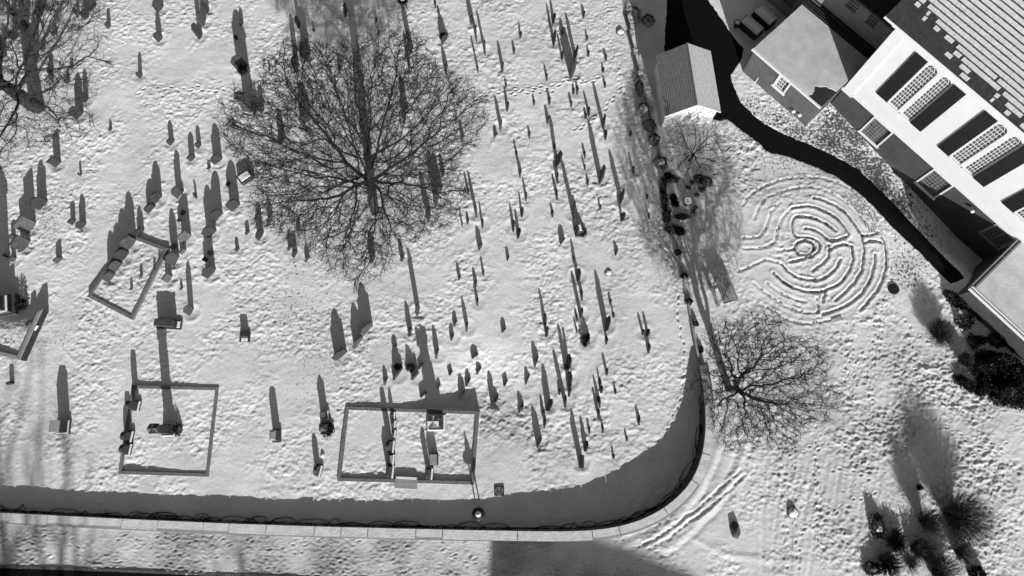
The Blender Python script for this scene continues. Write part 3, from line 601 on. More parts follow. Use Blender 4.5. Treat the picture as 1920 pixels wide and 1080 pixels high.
# kerb running on up the slope
KPX = [(1312,690),(1303,645),(1291,575),(1281,520),(1269,460),(1253,400),(1244,330),(1233,272),(1222,232),(1206,172),(1191,112),(1181,66),(1168,0),(1150,-70)]
KP, KH = dense([np.array(G(*p)) for p in KPX], [.3]*2+[.12]*3+[.09]*9, .6)
kerb = band(KP, KH, -.08, .08, lambda h: -.4, lambda h: h, 'kerb_edging', GRANITE, None); tag(kerb, 'low dark stone kerb running from the curved wall up past the shed', 'kerb')
POSTL = ['squat snow-capped stone post on the kerb nearest the bare tree at the top edge', 'squat stone post on the kerb, second down from the top edge', 'squat stone post on the kerb beside the dark clipped bushes, left of the shed']
for k, p in enumerate([(1183,66),(1189,101),(1198,143)]):
    x, y = G(*p); e0 = empty('stone_post', (x, y, zat(x, y)), rad(20)); tag(e0, POSTL[k], 'post', 'stone posts along the kerb')
    MB().frus(.34, .3, -.2, .3, .26, .62).build('shaft', STONE, e0, .02); MB().frus(.38, .34, .62, .3, .26, .7).build('cap', GRANITE, e0, .02)

# ------------------------------------------------------------------ kerbed family plots
PLOTK = mat('plot_kerb', .17, .85, .4, 7, .3, 30)
def enclosure(label, corners, zs, w, gap=None, zb=-.5, material=PLOTK, fill=None, skip_top=False):
    c = np.mean(np.array(corners), axis=0); root = empty('grave_plot', (c[0], c[1], 0)); tag(root, label, 'grave plot', 'kerbed family plots')
    P = [np.array(p)-c for p in corners]; n = len(P); area = sum(P[i][0]*P[(i+1)%n][1]-P[(i+1)%n][0]*P[i][1] for i in range(n))
    if area < 0: P = P[::-1]; zs = zs[::-1]
    I = []
    for i in range(n):
        t0 = P[i]-P[i-1]; t0 /= np.hypot(*t0); t1 = P[(i+1)%n]-P[i]; t1 /= np.hypot(*t1); n0 = np.array([-t0[1], t0[0]]); n1 = np.array([-t1[1], t1[0]])
        k = n0+n1; I.append(P[i]+k*w/(1+n0.dot(n1)))
    for i in range(n):
        j = (i+1) % n
        pieces = [(0.0, 1.0)]
        if skip_top and ((P[i]+P[j])/2)[1] == max(((P[a]+P[(a+1)%n])/2)[1] for a in range(n)): continue
        if gap and ((P[i]+P[j])/2)[1] == min(((P[a]+P[(a+1)%n])/2)[1] for a in range(n)): pieces = [(0.0, gap[0]), (gap[1], 1.0)]
        if not skip_top:
            new = []
            for a, b in pieces:
                L_ = np.hypot(*(P[j]-P[i])); nn = max(1, int((b-a)*L_/rng.uniform(1.3, 2.3))); cu = sorted([a+(b-a)*(k+rng.uniform(-.2, .2))/nn for k in range(1, nn)])
                ee = [a]+cu+[b]; new += [(u+(.006/L_ if k else 0), v-(.006/L_ if k < nn-1 else 0)) for k, (u, v) in enumerate(zip(ee[:-1], ee[1:]))]
            pieces = new
        for a, b in pieces:
            q = lambda A, B, t: A+(B-A)*t
            o0, o1, i0, i1 = q(P[i], P[j], a), q(P[i], P[j], b), q(I[i], I[j], a), q(I[i], I[j], b); z0 = zs[i]+(zs[j]-zs[i])*a; z1 = zs[i]+(zs[j]-zs[i])*b; jz = rng.uniform(-.02, .015); z0 += jz; z1 += jz+rng.uniform(-.012, .012)
            vs = [(*o0, zb), (*o1, zb), (*i1, zb), (*i0, zb), (*o0, z0), (*o1, z1), (*i1, z1), (*i0, z0)]
            fs6 = [(3,2,1,0),(4,5,6,7),(0,1,5,4),(1,2,6,5),(2,3,7,6),(3,0,4,7)]
            if skip_top:
                cut = [(x, y, z-.09) for x, y, z in vs[4:]]
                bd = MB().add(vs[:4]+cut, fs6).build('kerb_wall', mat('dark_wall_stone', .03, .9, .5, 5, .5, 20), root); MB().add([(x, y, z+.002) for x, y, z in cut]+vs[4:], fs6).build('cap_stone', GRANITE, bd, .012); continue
            MB().add(vs, fs6).build('kerb_wall', material, root, .012)
    if fill is not None:
        MB().prism([tuple(p) for p in I], zb, fill).build('snow_fill', SNOW, root)
    return root
enclosure('nearly square kerbed grave plot at lower left, holding the tall gable-capped pillar', [G(247,722,.15),G(410,726,.06),G(391,894,.06),G(221,889,.14)], [.16,.07,.07,.14], .23)
pl2 = enclosure('long kerbed double plot with a stone step in its lower side', [G(648,762,.12),G(899,771,.14),G(889,909,.14),G(632,902,.12)], [.13,.15,.15,.13], .24, gap=(.43,.59))
enclosure('tilted kerbed plot at the left with a row of round-topped headstones inside', [G(163,556,.25),G(248,600,.25),G(316,466,.22),G(240,437,.12)], [.26,.26,.22,.1], .27)
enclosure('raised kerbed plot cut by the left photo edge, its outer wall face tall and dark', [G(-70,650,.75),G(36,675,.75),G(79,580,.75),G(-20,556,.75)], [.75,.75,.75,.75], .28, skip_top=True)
c2 = np.array([0, 0]); 
sx0, sy0 = G(743,897); sx1, sy1 = G(782,899)
ste = empty('stone_step', ((sx0+sx1)/2, (sy0+sy1)/2, 0), math.atan2(sy1-sy0, sx1-sx0)); tag(ste, 'worn grey stone step filling the gap in the double plot kerb', 'step')
MB().box(-.78,-.34,-.3,.78,.17,.16).build('upper_tread', GRANITE, ste, .015); MB().box(-.78,-.66,-.3,.78,-.34,.08).build('lower_tread', GRANITE, ste, .015)
MB().box(-.7,-.0,.16,.7,.15,.19).build('snow', SNOW, ste, .01)

# ------------------------------------------------------------------ monuments
def snow_top(root, w, d, z, t=.035, cx=0, cy=0):
    return MB().frus(w, d, z, w*.9, d*.9, z+t, cx, cy).build('snow', SNOW, root, .01)
def cross_gable(a, z0, z1):
    v = [(-a,-a,z0),(a,-a,z0),(a,a,z0),(-a,a,z0),(0,-a,z1),(a,0,z1),(0,a,z1),(-a,0,z1),(0,0,z1)]
    return MB().add(v, [(3,2,1,0),(0,1,4),(1,2,5),(2,3,6),(3,0,7),(1,5,8),(1,8,4),(2,6,8),(2,8,5),(3,7,8),(3,8,6),(0,4,8),(0,8,7)])
def mon(label, px, rz=0, cat='monument', name='monument', z=None):
    x, y = G(*px); r = empty(name, (x, y, zat(x, y)-.03 if z is None else z), rad(rz)); tag(r, label, cat, 'monuments and tombs of the churchyard'); return r
r = mon('tall dark square pillar with cross-gabled cap standing in the nearly square plot', (319,806), 2)
MB().frus(.98,.98,-.2,.98,.98,.22).build('plinth', DGRAN, r, .015); MB().frus(.8,.8,.22,.76,.76,.5).build('base_block', DGRAN, r, .015); snow_top(r, .96, .96, .22, .02)
MB().frus(.62,.62,.5,.54,.54,2.25).build('shaft', SLATE, r, .015); cross_gable(.34,2.25,2.6).build('gabled_cap', DGRAN, r)
r = mon('stepped monument with cross-gabled top inside the long double plot', (819,793), 1)
MB().frus(1.35,1.2,-.3,1.35,1.2,.25).build('plinth', GRANITE, r, .015); snow_top(r, 1.3, 1.15, .25, .02)
MB().frus(1.0,.95,.25,1.0,.95,.6).build('base_block', DGRAN, r, .015); MB().frus(.8,.78,.6,.72,.7,1.35).build('die', SLATE, r, .015)
MB().frus(.6,.6,1.35,.5,.5,1.95).build('shaft', DGRAN, r, .015); cross_gable(.38,1.95,2.35).build('gabled_cap', GRANITE, r)
r = mon('massive stepped monument at the left edge beside the raised plot', (4,578), 12)
MB().frus(2.7,1.7,-.3,2.6,1.6,.45).build('plinth', DGRAN, r, .02); MB().frus(2.1,1.3,.45,2.1,1.3,.85).build('base_block', SLATE2, r, .02)
MB().box(.86,-.62,.85,1.02,.6,.88).build('snow', SNOW, r, .008); MB().box(-1.0,-.64,.85,.85,-.52,.88).build('snow', SNOW, r, .008)
MB().frus(1.4,1.0,.85,1.2,.9,3.1).build('shaft', SLATE2, r, .02); MB().frus(1.45,1.1,3.1,.3,.3,3.75).build('cap', SLATE2, r, .02)
r = mon('broad dark block tomb with pale top, alone at the left above the wall', (121,801), 3)
MB().frus(.95,1.0,-.2,.95,1.0,.25).build('plinth', DGRAN, r, .015); MB().frus(.72,.8,.25,.7,.78,1.15).build('die', SLATE, r, .015); MB().frus(.74,.84,1.15,.42,.8,1.38).build('cap', GRANITE, r, .012); snow_top(r, .9, .96, .25, .02)
r = mon('narrow upright block tomb between the two plots', (520,817), 4)
MB().frus(.6,.95,-.2,.6,.95,.2).build('plinth', DGRAN, r, .015); MB().frus(.46,.75,.2,.42,.7,1.0).build('die', SLATE2, r, .015); MB().frus(.45,.74,1.0,.2,.5,1.1).build('cap', GRANITE, r, .01)
r = mon('small pedestal with snow on its ledges behind the bushy pedestal', (610,779), 4)
MB().frus(.6,.75,-.2,.6,.75,.2).build('plinth', DGRAN, r, .015); MB().frus(.4,.5,.2,.38,.46,.75).build('die', SLATE2, r, .015); snow_top(r, .58, .7, .2, .04); snow_top(r, .34, .4, .75, .03)
r = mon('dark pedestal wrapped in bushes left of the double plot', (612,803), 4)
MB().frus(.75,.8,-.2,.75,.8,.25).build('plinth', DGRAN, r, .015); MB().frus(.5,.5,.25,.44,.44,1.05).build('die', SLATE, r, .015); MB().frus(.52,.52,1.05,.1,.1,1.3).build('cap', DGRAN, r, .01)
r = mon('long chest tomb with flat grey top beside the tilted plot', (319,608), -3, 'chest tomb', 'chest_tomb')
MB().frus(1.85,.75,-.2,1.85,.75,.2).build('plinth', DGRAN, r, .015); MB().frus(1.35,.5,.2,1.32,.48,.72,-.15).build('chest', SLATE, r, .015); MB().frus(1.4,.56,.72,1.36,.52,.8,-.15).build('top_slab', SLATE2, r, .012)
MB().frus(.22,.5,.2,.2,.45,.24,.72).build('snow', SNOW, r, .01)
r = mon('small dark pedestal with snow on its step, alone in open snow', (460,632), 0)
MB().frus(.75,.75,-.2,.75,.75,.14).build('plinth', SLATE, r, .015); MB().frus(.55,.36,.14,.5,.32,.5,0,.12).build('die', SLATE, r, .015); snow_top(r, .5, .26, .14, .05, 0, -.2)
def plinth_stone(label, px, rz, w, h, st, th=.2, pw=None, mt=SLATE, pd=.5):
    r = mon(label, px, rz, 'headstone', 'plinth_headstone'); pw = pw or w*1.35
    MB().frus(pw,pd,-.2,pw,pd,.18).build('plinth', DGRAN, r, .015); o = slab(st, w, h-.18, th, .02).build('slab', mt, r); o.location = (0,.06,.18)
    MB().frus(pw*.94,.14,.18,pw*.9,.1,.215,0,-pd/2+.09).build('snow', SNOW, r, .008); return r
plinth_stone('tall arched stone on snow-edged plinth, uppermost on the left kerb of the square plot', (258,761), 84, .55, 1.35, 'r', .28)
plinth_stone('arched stone on snow-edged plinth, middle one on the left kerb of the square plot', (245,818), 84, .6, 1.05, 'r', .28)
plinth_stone('arched stone on snow-edged plinth, lowest on the left kerb of the square plot', (242,842), 84, .6, 1.0, 'r', .28)
plinth_stone('tallest pale-edged stone on the dividing line of the double plot', (734,837), 86, .65, 1.4, 's', .24, mt=SLATE2)
plinth_stone('low pale-edged stone on the dividing line of the double plot, middle of three', (734,861), 86, .55, .55, 'f', .28, mt=GRANITE)
plinth_stone('pale-edged stone on the dividing line of the double plot, next to its step', (733,884), 86, .7, .95, 'f', .28, mt=SLATE2)
plinth_stone('slim stone on plinth at the lower kerb of the double plot, right of the step', (806,888), 86, .6, 1.0, 'f', .2, mt=SLATE2)
plinth_stone('small stone on plinth outside the double plot, low on its left', (598,882), 78, .6, .85, 's', .2, mt=DGRAN)
r = mon('square flat-topped block inside the right half of the double plot', (814,861), 2)
MB().frus(.62,.85,-.2,.62,.85,.1).build('plinth', DGRAN, r, .015); MB().frus(.54,.76,.1,.54,.76,.62).build('die', SLATE, r, .015); MB().frus(.5,.72,.62,.46,.68,.66).build('top_slab', GRANITE, r, .01)
for k, (px, h) in enumerate([((739,779),.65),((740,795),.75),((740,813),.5)]):
    plinth_stone(['tiny stone at the top end of the double plot divider', 'second tiny stone down the double plot divider', 'third tiny stone down the double plot divider, above the tallest one'][k], px, 86, .4, h, 'r', .12, mt=SLATE2, pd=.25)
r = mon('tall square pillar with open gabled top standing left of the oak', (469,206), -12)
MB().frus(.95,.95,-.2,.95,.95,.3).build('plinth', DGRAN, r, .015); snow_top(r, .9, .9, .3, .02); MB().frus(.66,.66,.3,.56,.56,2.15).build('shaft', SLATE2, r, .015); cross_gable(.36,2.15,2.5).build('gabled_cap', DGRAN, r)
r = mon('dark box tomb with a strip of snow on top, among the right-hand headstones', (1086,434), 10)
MB().frus(.75,.8,-.2,.75,.8,.25).build('plinth', SLATE, r, .015); MB().frus(.5,.55,.25,.46,.5,.95).build('die', SLATE, r, .015); MB().frus(.2,.5,.95,.16,.46,.99).build('snow', SNOW, r, .01)
r = mon('low table tomb with a diamond of snow on top, under the oak on its left', (462,334), 38)
MB().frus(1.15,.85,-.2,1.1,.8,.42).build('chest', SLATE, r, .015); MB().frus(.85,.55,.42,.8,.5,.47).build('snow', SNOW, r, .01)
xs, ys = G(56,607,.5); r = mon('small snow-topped stone inside the raised plot at the left edge', (56,607), 60, 'headstone', 'plinth_headstone', z=.5); r.location = (xs, ys, .5)
MB().frus(.45,.22,-.05,.42,.18,.3).build('slab', SLATE, r, .01); snow_top(r, .4, .6, 0, .12, 0, -.4)

# lantern posts
def lantern(label, px):
    x, y = G(*px); r = empty('lantern_post', (x, y, zat(x, y))); tag(r, label, 'lamp post', 'lantern posts of the churchyard')
    for s in (-1, 1): MB().tube([(s*.17, 0, -.2), (s*.12, 0, 1.15)], .05, 8).build('leg', IRON, r)
    MB().lathe([(.16,1.1),(.42,1.18),(.44,1.24),(.38,1.3),(.2,1.36)], 16).build('shade', IRON, r, smooth=False)
    sp = MB()
    for k in range(9): a = k*2*math.pi/9+.2; sp.tube([(.4*math.cos(a), .4*math.sin(a), 1.2), (.52*math.cos(a), .52*math.sin(a), 1.22)], .05, 4, .01)
    sp.build('spike', IRON, r)
    MB().lathe([(.2,1.36),(.17,1.5),(.12,1.58),(.13,1.62),(.05,1.7)], 12).build('lantern', mat('frosted_glass', .7, .3, .1), r); MB().lathe([(.06,1.7),(.05,1.76),(.015,1.85)], 8).build('finial', IRON, r)
lantern('black lantern post with spiked round shade, in the wall shadow by the double plot', (899,961))
lantern('black lantern post with spiked round shade at the top edge above the oak', (760,18))

# picnic table
x, y = G(1352,547); r = empty('picnic_table', (x, y, zat(x, y)), rad(-73)); tag(r, 'weathered wooden picnic table with attached benches left of the labyrinth', 'picnic table')
for k in range(6): MB().box(-1.08,-.38+k*.17,.71,1.08,-.38+k*.17+.15,.75).build('plank', WOOD, r, .006)
for s in (-1, 1): MB().box(-1.05,s*.72-.14,.42,1.05,s*.72+.14,.46).build('bench', WOOD, r, .008)
for s in (-1, 1):
    f_ = MB()
    for q in (-1, 1): f_.tube([(s*.75, q*.75, -.1), (s*.75, q*.25, .7)], .045, 4)
    f_.box(s*.75-.03,-.82,.36,s*.75+.03,.82,.42); f_.build('leg_frame', WOOD, r)
MB().frus(.07,.78,.75,.05,.76,.775,1.05).build('snow', SNOW, r)

# round pedestal, covers, boulders
x, y = G(1287,381); r = empty('round_pedestal', (x, y, zat(x, y))); tag(r, 'round stone pedestal with a disc of snow on top, amid dark low plants', 'pedestal')
MB().lathe([(.24,-.1),(.26,.1),(.3,.42),(.36,.46),(.36,.54)], 20).build('bowl', SLATE, r); MB().lathe([(.31,.54),(.3,.575),(.26,.585)], 20).build('snow', SNOW, r)
x, y = G(1675,542); o = MB().lathe([(.36,-.05),(.42,.05),(.41,.075),(.3,.085)], 28).build('manhole_cover', IRON); o.location = (x, y, zat(x, y)-.02); tag(o, 'round black manhole cover bare of snow right of the labyrinth', 'manhole cover')
x, y = G(936,920); r = empty('drain_cover', (x, y, zat(x, y)+.01), rad(1)); tag(r, 'square dark cover plate with ringed emblem between lantern post and headstones', 'drain cover')
MB().box(-.34,-.34,-.1,.34,.34,.03).build('plate', DARKM, r, .01)
e_ = MB()
for r0, r1 in ((.27,.235),(.19,.165)):
    n = 32; vs = []
    for k in range(n):
        a = 2*math.pi*k/n; vs += [(r0*math.cos(a), r0*math.sin(a), .03), (r0*math.cos(a), r0*math.sin(a), .045), (r1*math.cos(a), r1*math.sin(a), .045), (r1*math.cos(a), r1*math.sin(a), .03)]
    e_.add(vs, [(4*k+j, 4*k+(j+1)%4, 4*((k+1)%n)+(j+1)%4, 4*((k+1)%n)+j) for k in range(n) for j in range(4)])
e_.box(-.025,-.15,.03,.025,.15,.046); e_.box(-.07,.04,.03,-.025,.1,.046); e_.box(.025,.04,.03,.07,.1,.046); e_.build('ring_emblem', mat('worn_metal', .3, .5, .3), r)
def boulder(label, px, rx, ry, h, material, cap=None, rz=0):
    x, y = G(*px); r = empty('boulder', (x, y, zat(x, y)-.05), rad(rz)); tag(r, label, 'boulder', 'boulders in the snow')
    for nm, mt, k, z0 in (('rock', material, 1.0, 0), ('snow', SNOW, cap or 0, .06)):
        if not k: continue
        bm = bmesh.new(); bmesh.ops.create_icosphere(bm, subdivisions=3, radius=1); rr = random.Random(int(px[0]))
        for v in bm.verts:
            f = 1+.14*math.sin(v.co.x*5+rr.random()*.4+px[0])*math.cos(v.co.y*4+px[1])+.06*math.sin(v.co.z*9+v.co.x*7); v.co = Vector((v.co.x*rx*f*k, v.co.y*ry*f*k, max(-.1, v.co.z)*h*f*(1 if nm == 'rock' else .8)+(h*.3 if nm == 'snow' else 0)))
        me = bpy.data.meshes.new(nm); bm.to_mesh(me); bm.free(); o = link(nm, me, mt, r); me.polygons.foreach_set('use_smooth', [True]*len(me.polygons))
boulder('dark bare oval boulder low on the right lawn', (1378,994), .34, .58, .4, DGRAN)
boulder('snow-capped boulder like a small dome right of the dark bare boulder', (1485,961), .42, .42, .28, DGRAN, .85)
boulder('rounded snow-capped boulder near the kerb at the top', (1163,60), .38, .36, .2, DGRAN, .85)
boulder('snow-buried boulder among the thinly scattered headstones left of the picnic table', (1141,511), .34, .3, .14, DGRAN, .8)
boulder('small rounded boulder with snow left of the double plot', (605,854), .16, .18, .16, DGRAN, .95)
# ------------------------------------------------------------------ labyrinth
lab = empty('labyrinth', (float(LABC[0]), float(LABC[1]), 0)); tag(lab, 'round walking labyrinth of brick-edged snowy paths between the tree and the asphalt path', 'labyrinth')
BRK = mat('edging_brick', .3, .85, .4, 3)
BRKD = mat('dark_edging', .02, .9, .3, 5)
wk = MB()
for i, L in enumerate(LABW):
    m_ = MB(); P = resample(L, .235); keep = .93 if i < 12 else (.75 if i in (22, 23) else .3)
    for a, b in zip(P[:-1], P[1:]):
        if rng.random() > keep: continue
        an = math.atan2(b[1]-a[1], b[0]-a[0])+rng.uniform(-.12, .12); cx, cy = (a[0]+b[0])/2-LABC[0], (a[1]+b[1])/2-LABC[1]
        z = zat(cx+LABC[0], cy+LABC[1]); Mx = Matrix.Translation((cx, cy, z)) @ Matrix.Rotation(an, 4, 'Z') @ Matrix.Rotation(rng.uniform(-.1, .1), 4, 'X')
        m_.box(-.08, -.035, -.08, .08, .035, .045+rng.uniform(-.025, .02), Mx)
    if i >= 12: wk.v, wk.f = wk.add(m_.v, m_.f).v, wk.f
    elif m_.v: m_.build('brick_edging', BRK, lab)
    if i < 12 or i in (22, 23):
        m2 = MB(); Q = resample(L, .12)
        for sgn in (-1, 1):
            pts = [(p[0]-LABC[0], p[1]-LABC[1], zat(*p)) for p in Q]
            if len(pts) > 2:
                PP = polyoff([p[:2] for p in pts], sgn*.055); m2.tube([(q[0], q[1], p[2]+.008) for q, p in zip(PP, pts)], .028, 4)
        m2.build('soil_edge', BRKD, lab)
wk.build('brick_edging', BRK, lab)
# bare cobbles on the upper right rim
m_ = MB()
for rr_ in range(408, 484, 15):
    k = -58.0
    while k < -16:
        k += 15.0/rr_*57.3
        if rng.random() < .18+.3*abs(k+37)/21: continue
        px = 1370+(500+rr_*math.cos(rad(k)))/3.484; py = 310+(545+rr_*math.sin(rad(k)))/3.484; x, y = G(px, py)
        Mx = Matrix.Translation((x-LABC[0], y-LABC[1], zat(x, y))) @ Matrix.Rotation(rad(-k+90)+rng.uniform(-.08, .08), 4, 'Z'); m_.box(-.075,-.055,-.05,.075,.055,.025+rng.uniform(-.02,.012), Mx)
m_.build('cobble', BRK, lab)
r_ = [G(1558,600), G(1578,594)]
x, y = r_[0]; x1, y1 = r_[1]; o = MB().box(-.4,-.08,-.05,.4,.08,.09).build('wood_sill', WOOD, None, .01); o.location = ((x+x1)/2, (y+y1)/2, zat(x, y)); o.rotation_euler = (0, 0, math.atan2(y1-y, x1-x)); tag(o, 'short timber sill lying at the lower rim of the labyrinth', 'timber')
# ------------------------------------------------------------------ buildings
def box_uv(o):
    me = o.data; uv = me.uv_layers.new(name='UVMap'); vs = me.vertices
    for pl in me.polygons:
        n = pl.normal
        for li in pl.loop_indices:
            c = vs[me.loops[li].vertex_index].co
            uv.data[li].uv = (c.y, c.z) if abs(n.x) > max(abs(n.y), abs(n.z)) else ((c.x, c.z) if abs(n.y) > abs(n.z) else (c.x, c.y))
    return o
from mathutils.geometry import tessellate_polygon
def plate_with_holes(outer, holes, y0, y1):
    """upright plate in the x-z plane from y0 (front) to y1 with openings and their reveals"""
    loops = [outer]+holes; flat = [p for L in loops for p in L]; n = len(flat)
    tri = tessellate_polygon([[Vector((x, z, 0)) for x, z in L] for L in loops])
    vs = [(x, y0, z) for x, z in flat]+[(x, y1, z) for x, z in flat]; fs = []
    for t in tri:
        a, b, c = [Vector((flat[i][0], flat[i][1], 0)) for i in t]
        t = tuple(t) if (b-a).cross(c-a).z > 0 else tuple(t)[::-1]
        fs.append(t); fs.append(tuple(i+n for i in t[::-1]))
    k = 0
    for L in loops:
        m_ = len(L)
        for i in range(m_): fs.append((k+i, k+(i+1) % m_, n+k+(i+1) % m_, n+k+i))
        k += m_
    return MB().add(vs, fs)
def arch(x0, x1, z0, z1, n=14):
    r = (x1-x0)/2; c = (x0+x1)/2
    return [(x0, z0), (x1, z0)]+[(c+r*math.cos(q), z1-r+r*math.sin(q)) for q in [math.pi*i/n for i in range(n+1)]]
def rect(x0, x1, z0, z1): return [(x0, z0), (x1, z0), (x1, z1), (x0, z1)]
def sash(parent, x0, x1, z0, z1, nc, nr, yp, yf, material, arched=False, bar=.028, fw=.06, name='window'):
    """a glazed window: pane at depth yp, frame and bars at yf"""
    out = arch(x0, x1, z0, z1) if arched else rect(x0, x1, z0, z1)
    w = MB().add([(x, yp, z) for x, z in out], [tuple(range(len(out)))]).build(name, GLASS, parent)
    inn = arch(x0+fw, x1-fw, z0+fw, z1-fw) if arched else rect(x0+fw, x1-fw, z0+fw, z1-fw)
    f_ = plate_with_holes(out, [inn], yf, yp-.004); r = (x1-x0)/2-fw; c = (x0+x1)/2; top = z1-fw
    for i in range(1, nc):
        x = x0+fw+(x1-x0-2*fw)*i/nc; zt = top-r if arched else top
        f_.box(x-bar/2, yf+.006, z0+fw, x+bar/2, yp-.006, zt)
    nrr = nr
    for j in range(1, nrr+1):
        zz = z0+fw+((top-r if arched else top)-z0-fw)*j/nrr
        if zz > top-.05: break
        b2 = bar*(1.6 if j == nrr//2 else 1); f_.box(x0+fw, yf+.003, zz-b2/2, x1-fw, yp-.003, zz+b2/2)
    if arched:
        for sx in (-1, 1):                                         # interlaced tracery in the head
            P = []
            for i in range(9):
                q = math.pi/2*i/8*.86; P.append((c+sx*(r-r*1.35+r*1.35*math.cos(q)) if False else c+sx*(r*.5-(1-math.cos(q))*r*1.15), (yf+yp)/2, top-r+math.sin(q)*r*1.02))
            f_.tube(P, bar*.6, 4)
    f_.build('frame', material, w); return w

CR = math.atan2(CE[1], CE[0])
ch = empty('church', (CC[0], CC[1], 0), CR); tag(ch, 'white church with arched windows, big black shutters, dark brick basement and snowy shingle roof', 'church')
LEN, DEP = 44.0, 15.0
bws = [(3.2+5.75*k, 4.85+5.75*k) for k in range(5)]
bz = [(.0, 2.36), (-.1, 2.38), (.55, 2.36), (-.2, 2.36), (-.2, 2.36)]
bz = [(max(a, -.15), b) for a, b in bz]
box_uv(plate_with_holes(rect(0, LEN, -3.2, 2.44), [rect(a, b, z0, z1) for (a, b), (z0, z1) in zip(bws, bz)], 0, .25).build('basement_wall', BRICK, ch))
box_uv(MB().box(0, .25, -3.2, LEN, DEP, 10.45).build('side_walls', BRICK, ch))
holes = []; 
for k in range(7):
    u = 5.7*k; holes += [arch(3.08+u, 3.96+u, 4.4, 9.55), arch(4.26+u, 5.10+u, 4.4, 9.55)]
plate_with_holes(rect(0, LEN, 2.441, 10.45), holes, -.05, .22).build('white_wall', WHITE, ch)
MB().box(-.02,-.13,2.45,.8,-.051,9.7).build('pilaster', WHITE, ch, .01); MB().box(-.16,-.2,2.3,.9,-.131,2.62).build('pilaster_base', WHITE, ch, .01)
MB().box(.9,-.11,2.40,LEN,-.051,2.60).build('string_course', WHITE, ch, .01)
MB().box(-.3,-.28,10.1,LEN,-.051,10.46).build('cornice', WHITE, ch, .02)
for k in range(7):
    u = 5.7*k
    for a, b in ((3.08, 3.96), (4.26, 5.10)):
        w = sash(ch, a+u, b+u, 4.4, 9.55, 4, 13, .05, .0, WHITE, True, .034, .05)
        MB().box(a+u-.06,-.14,4.3,b+u+.06,-.051,4.4).build('sill', WHITE, w, .008)
    for a, b in ((1.97, 2.99), (5.16, 6.14)):
        s_ = MB()
        for z0, z1 in ((4.36, 6.93), (6.96, 9.55)):
            s_.box(a+u,-.13,z0,b+u,-.056,z1)
            for q in range(2):
                s_.box(a+u+.09+q*.44,-.142,z0+.12,a+u+.46+q*.44,-.131,z1-.12)
        s_.build('shutter', SHUT, ch, .006)
for k, ((a, b), (z0, z1)) in enumerate(zip(bws, bz)):
    if k == 2:
        w = sash(ch, a, b, z0, z1, 2, 1, .14, .06, GREYW, False, .07, .09, 'hatch')
    else:
        w = sash(ch, a, b, z0, z1, 6, 7, .14, .09, GREYW, False, .022, .05)
    fr = plate_with_holes(rect(a-.12, b+.12, z0-.05, z1), [rect(a, b, z0+.002, z1-.12)], -.07, -.004); fr.box(a-.2,-.12,z0-.17,b+.2,-.004,z0-.051); fr.build('frame', GREYW if k == 2 else WHITE, w)
lm = MB().lathe([(.02,-.14),(.13,-.1),(.15,0),(.08,.1),(.02,.12)], 10); lo = lm.build('wall_lamp', WHITE, ch, smooth=True); lo.location = (12.9,-.3,2.0); MB().tube([(12.9,-.02,2.15),(12.9,-.3,2.14)], .03, 6).build('lamp_arm', DARKM, ch)
SL = rad(33); cs_, sn_ = math.cos(SL), math.sin(SL); RY, RZ = -.36, 10.47; SLEN = (DEP/2+.36)/cs_
rf = MB(); yr = DEP/2; zr = RZ+(yr-RY)*math.tan(SL)
vs = [(-1.0, RY, RZ), (LEN, RY, RZ), (LEN, yr, zr), (-1.0, yr, zr), (-1.0, DEP+.36, RZ), (LEN, DEP+.36, RZ)]
vs2 = [(x, y, z-.14) for x, y, z in vs]
rf.add(vs+vs2, [(0,1,2,3),(3,2,5,4),(6,9,8,7),(9,10,11,8),(0,6,7,1),(4,5,11,10),(0,3,9,6),(3,4,10,9),(1,7,8,2),(2,8,11,5)]); roof = rf.build('roof', SHING, ch)
MB().box(-1.02,RY-.03,RZ-.17,LEN,RY-.001,RZ+.02).build('eave_board', WHITE, roof)
sm = MB(); ex = Vector((1, 0, 0)); ey = Vector((0, cs_, sn_)); ez = Vector((0, -sn_, cs_)); O = Vector((0, RY, RZ))
CS_ = .34; nr_ = int(SLEN/CS_)
def pn(a, b): return float(perlin(np.array([a]), np.array([b]))[0])
for j in range(nr_):
    s0 = .05+j*CS_; k = 0; x = -.95
    while x < 20:
        wdt = rng.uniform(.07, .2) if s0 < 3.2 else rng.uniform(.2, .4); bare = .3+2.5*math.exp(-(x+1)/1.9)+.15*math.sin(x*.8)+.8*pn(x*.5, 3.3)+1.1*pn(x*1.7, s0*1.2)+.9*pn(x*3.1+9, s0*2.3)
        hole = pn(x*.9+50, s0*.9+11) > .52
        if s0 > bare:
            lo_ = rng.uniform(.0, .015); hi = CS_-.07+rng.uniform(-.02, .0); th_ = rng.uniform(.035, .055)
            c0 = O+ex*x+ey*(s0+.07+lo_); c1 = O+ex*(x+wdt-rng.choice([.004, .004, .012])); 
            p00 = O+ex*x+ey*(s0+.075+lo_); p10 = O+ex*(x+wdt-.006)+ey*(s0+.075+lo_); p11 = O+ex*(x+wdt-.006)+ey*(s0+hi+.075); p01 = O+ex*x+ey*(s0+hi+.075)
            v8 = [p00+ez*.002, p10+ez*.002, p11+ez*.002, p01+ez*.002, p00+ez*th_, p10+ez*th_, p11+ez*(.02), p01+ez*(.02)]
            sm.add([tuple(v) for v in v8], [(4,5,6,7),(0,1,5,4),(1,2,6,5),(2,3,7,6),(3,0,4,7)])
        x += wdt
sm.build('snow_course', mat('roof_snow', .54, .7, .16, 5, .6, 20), roof)
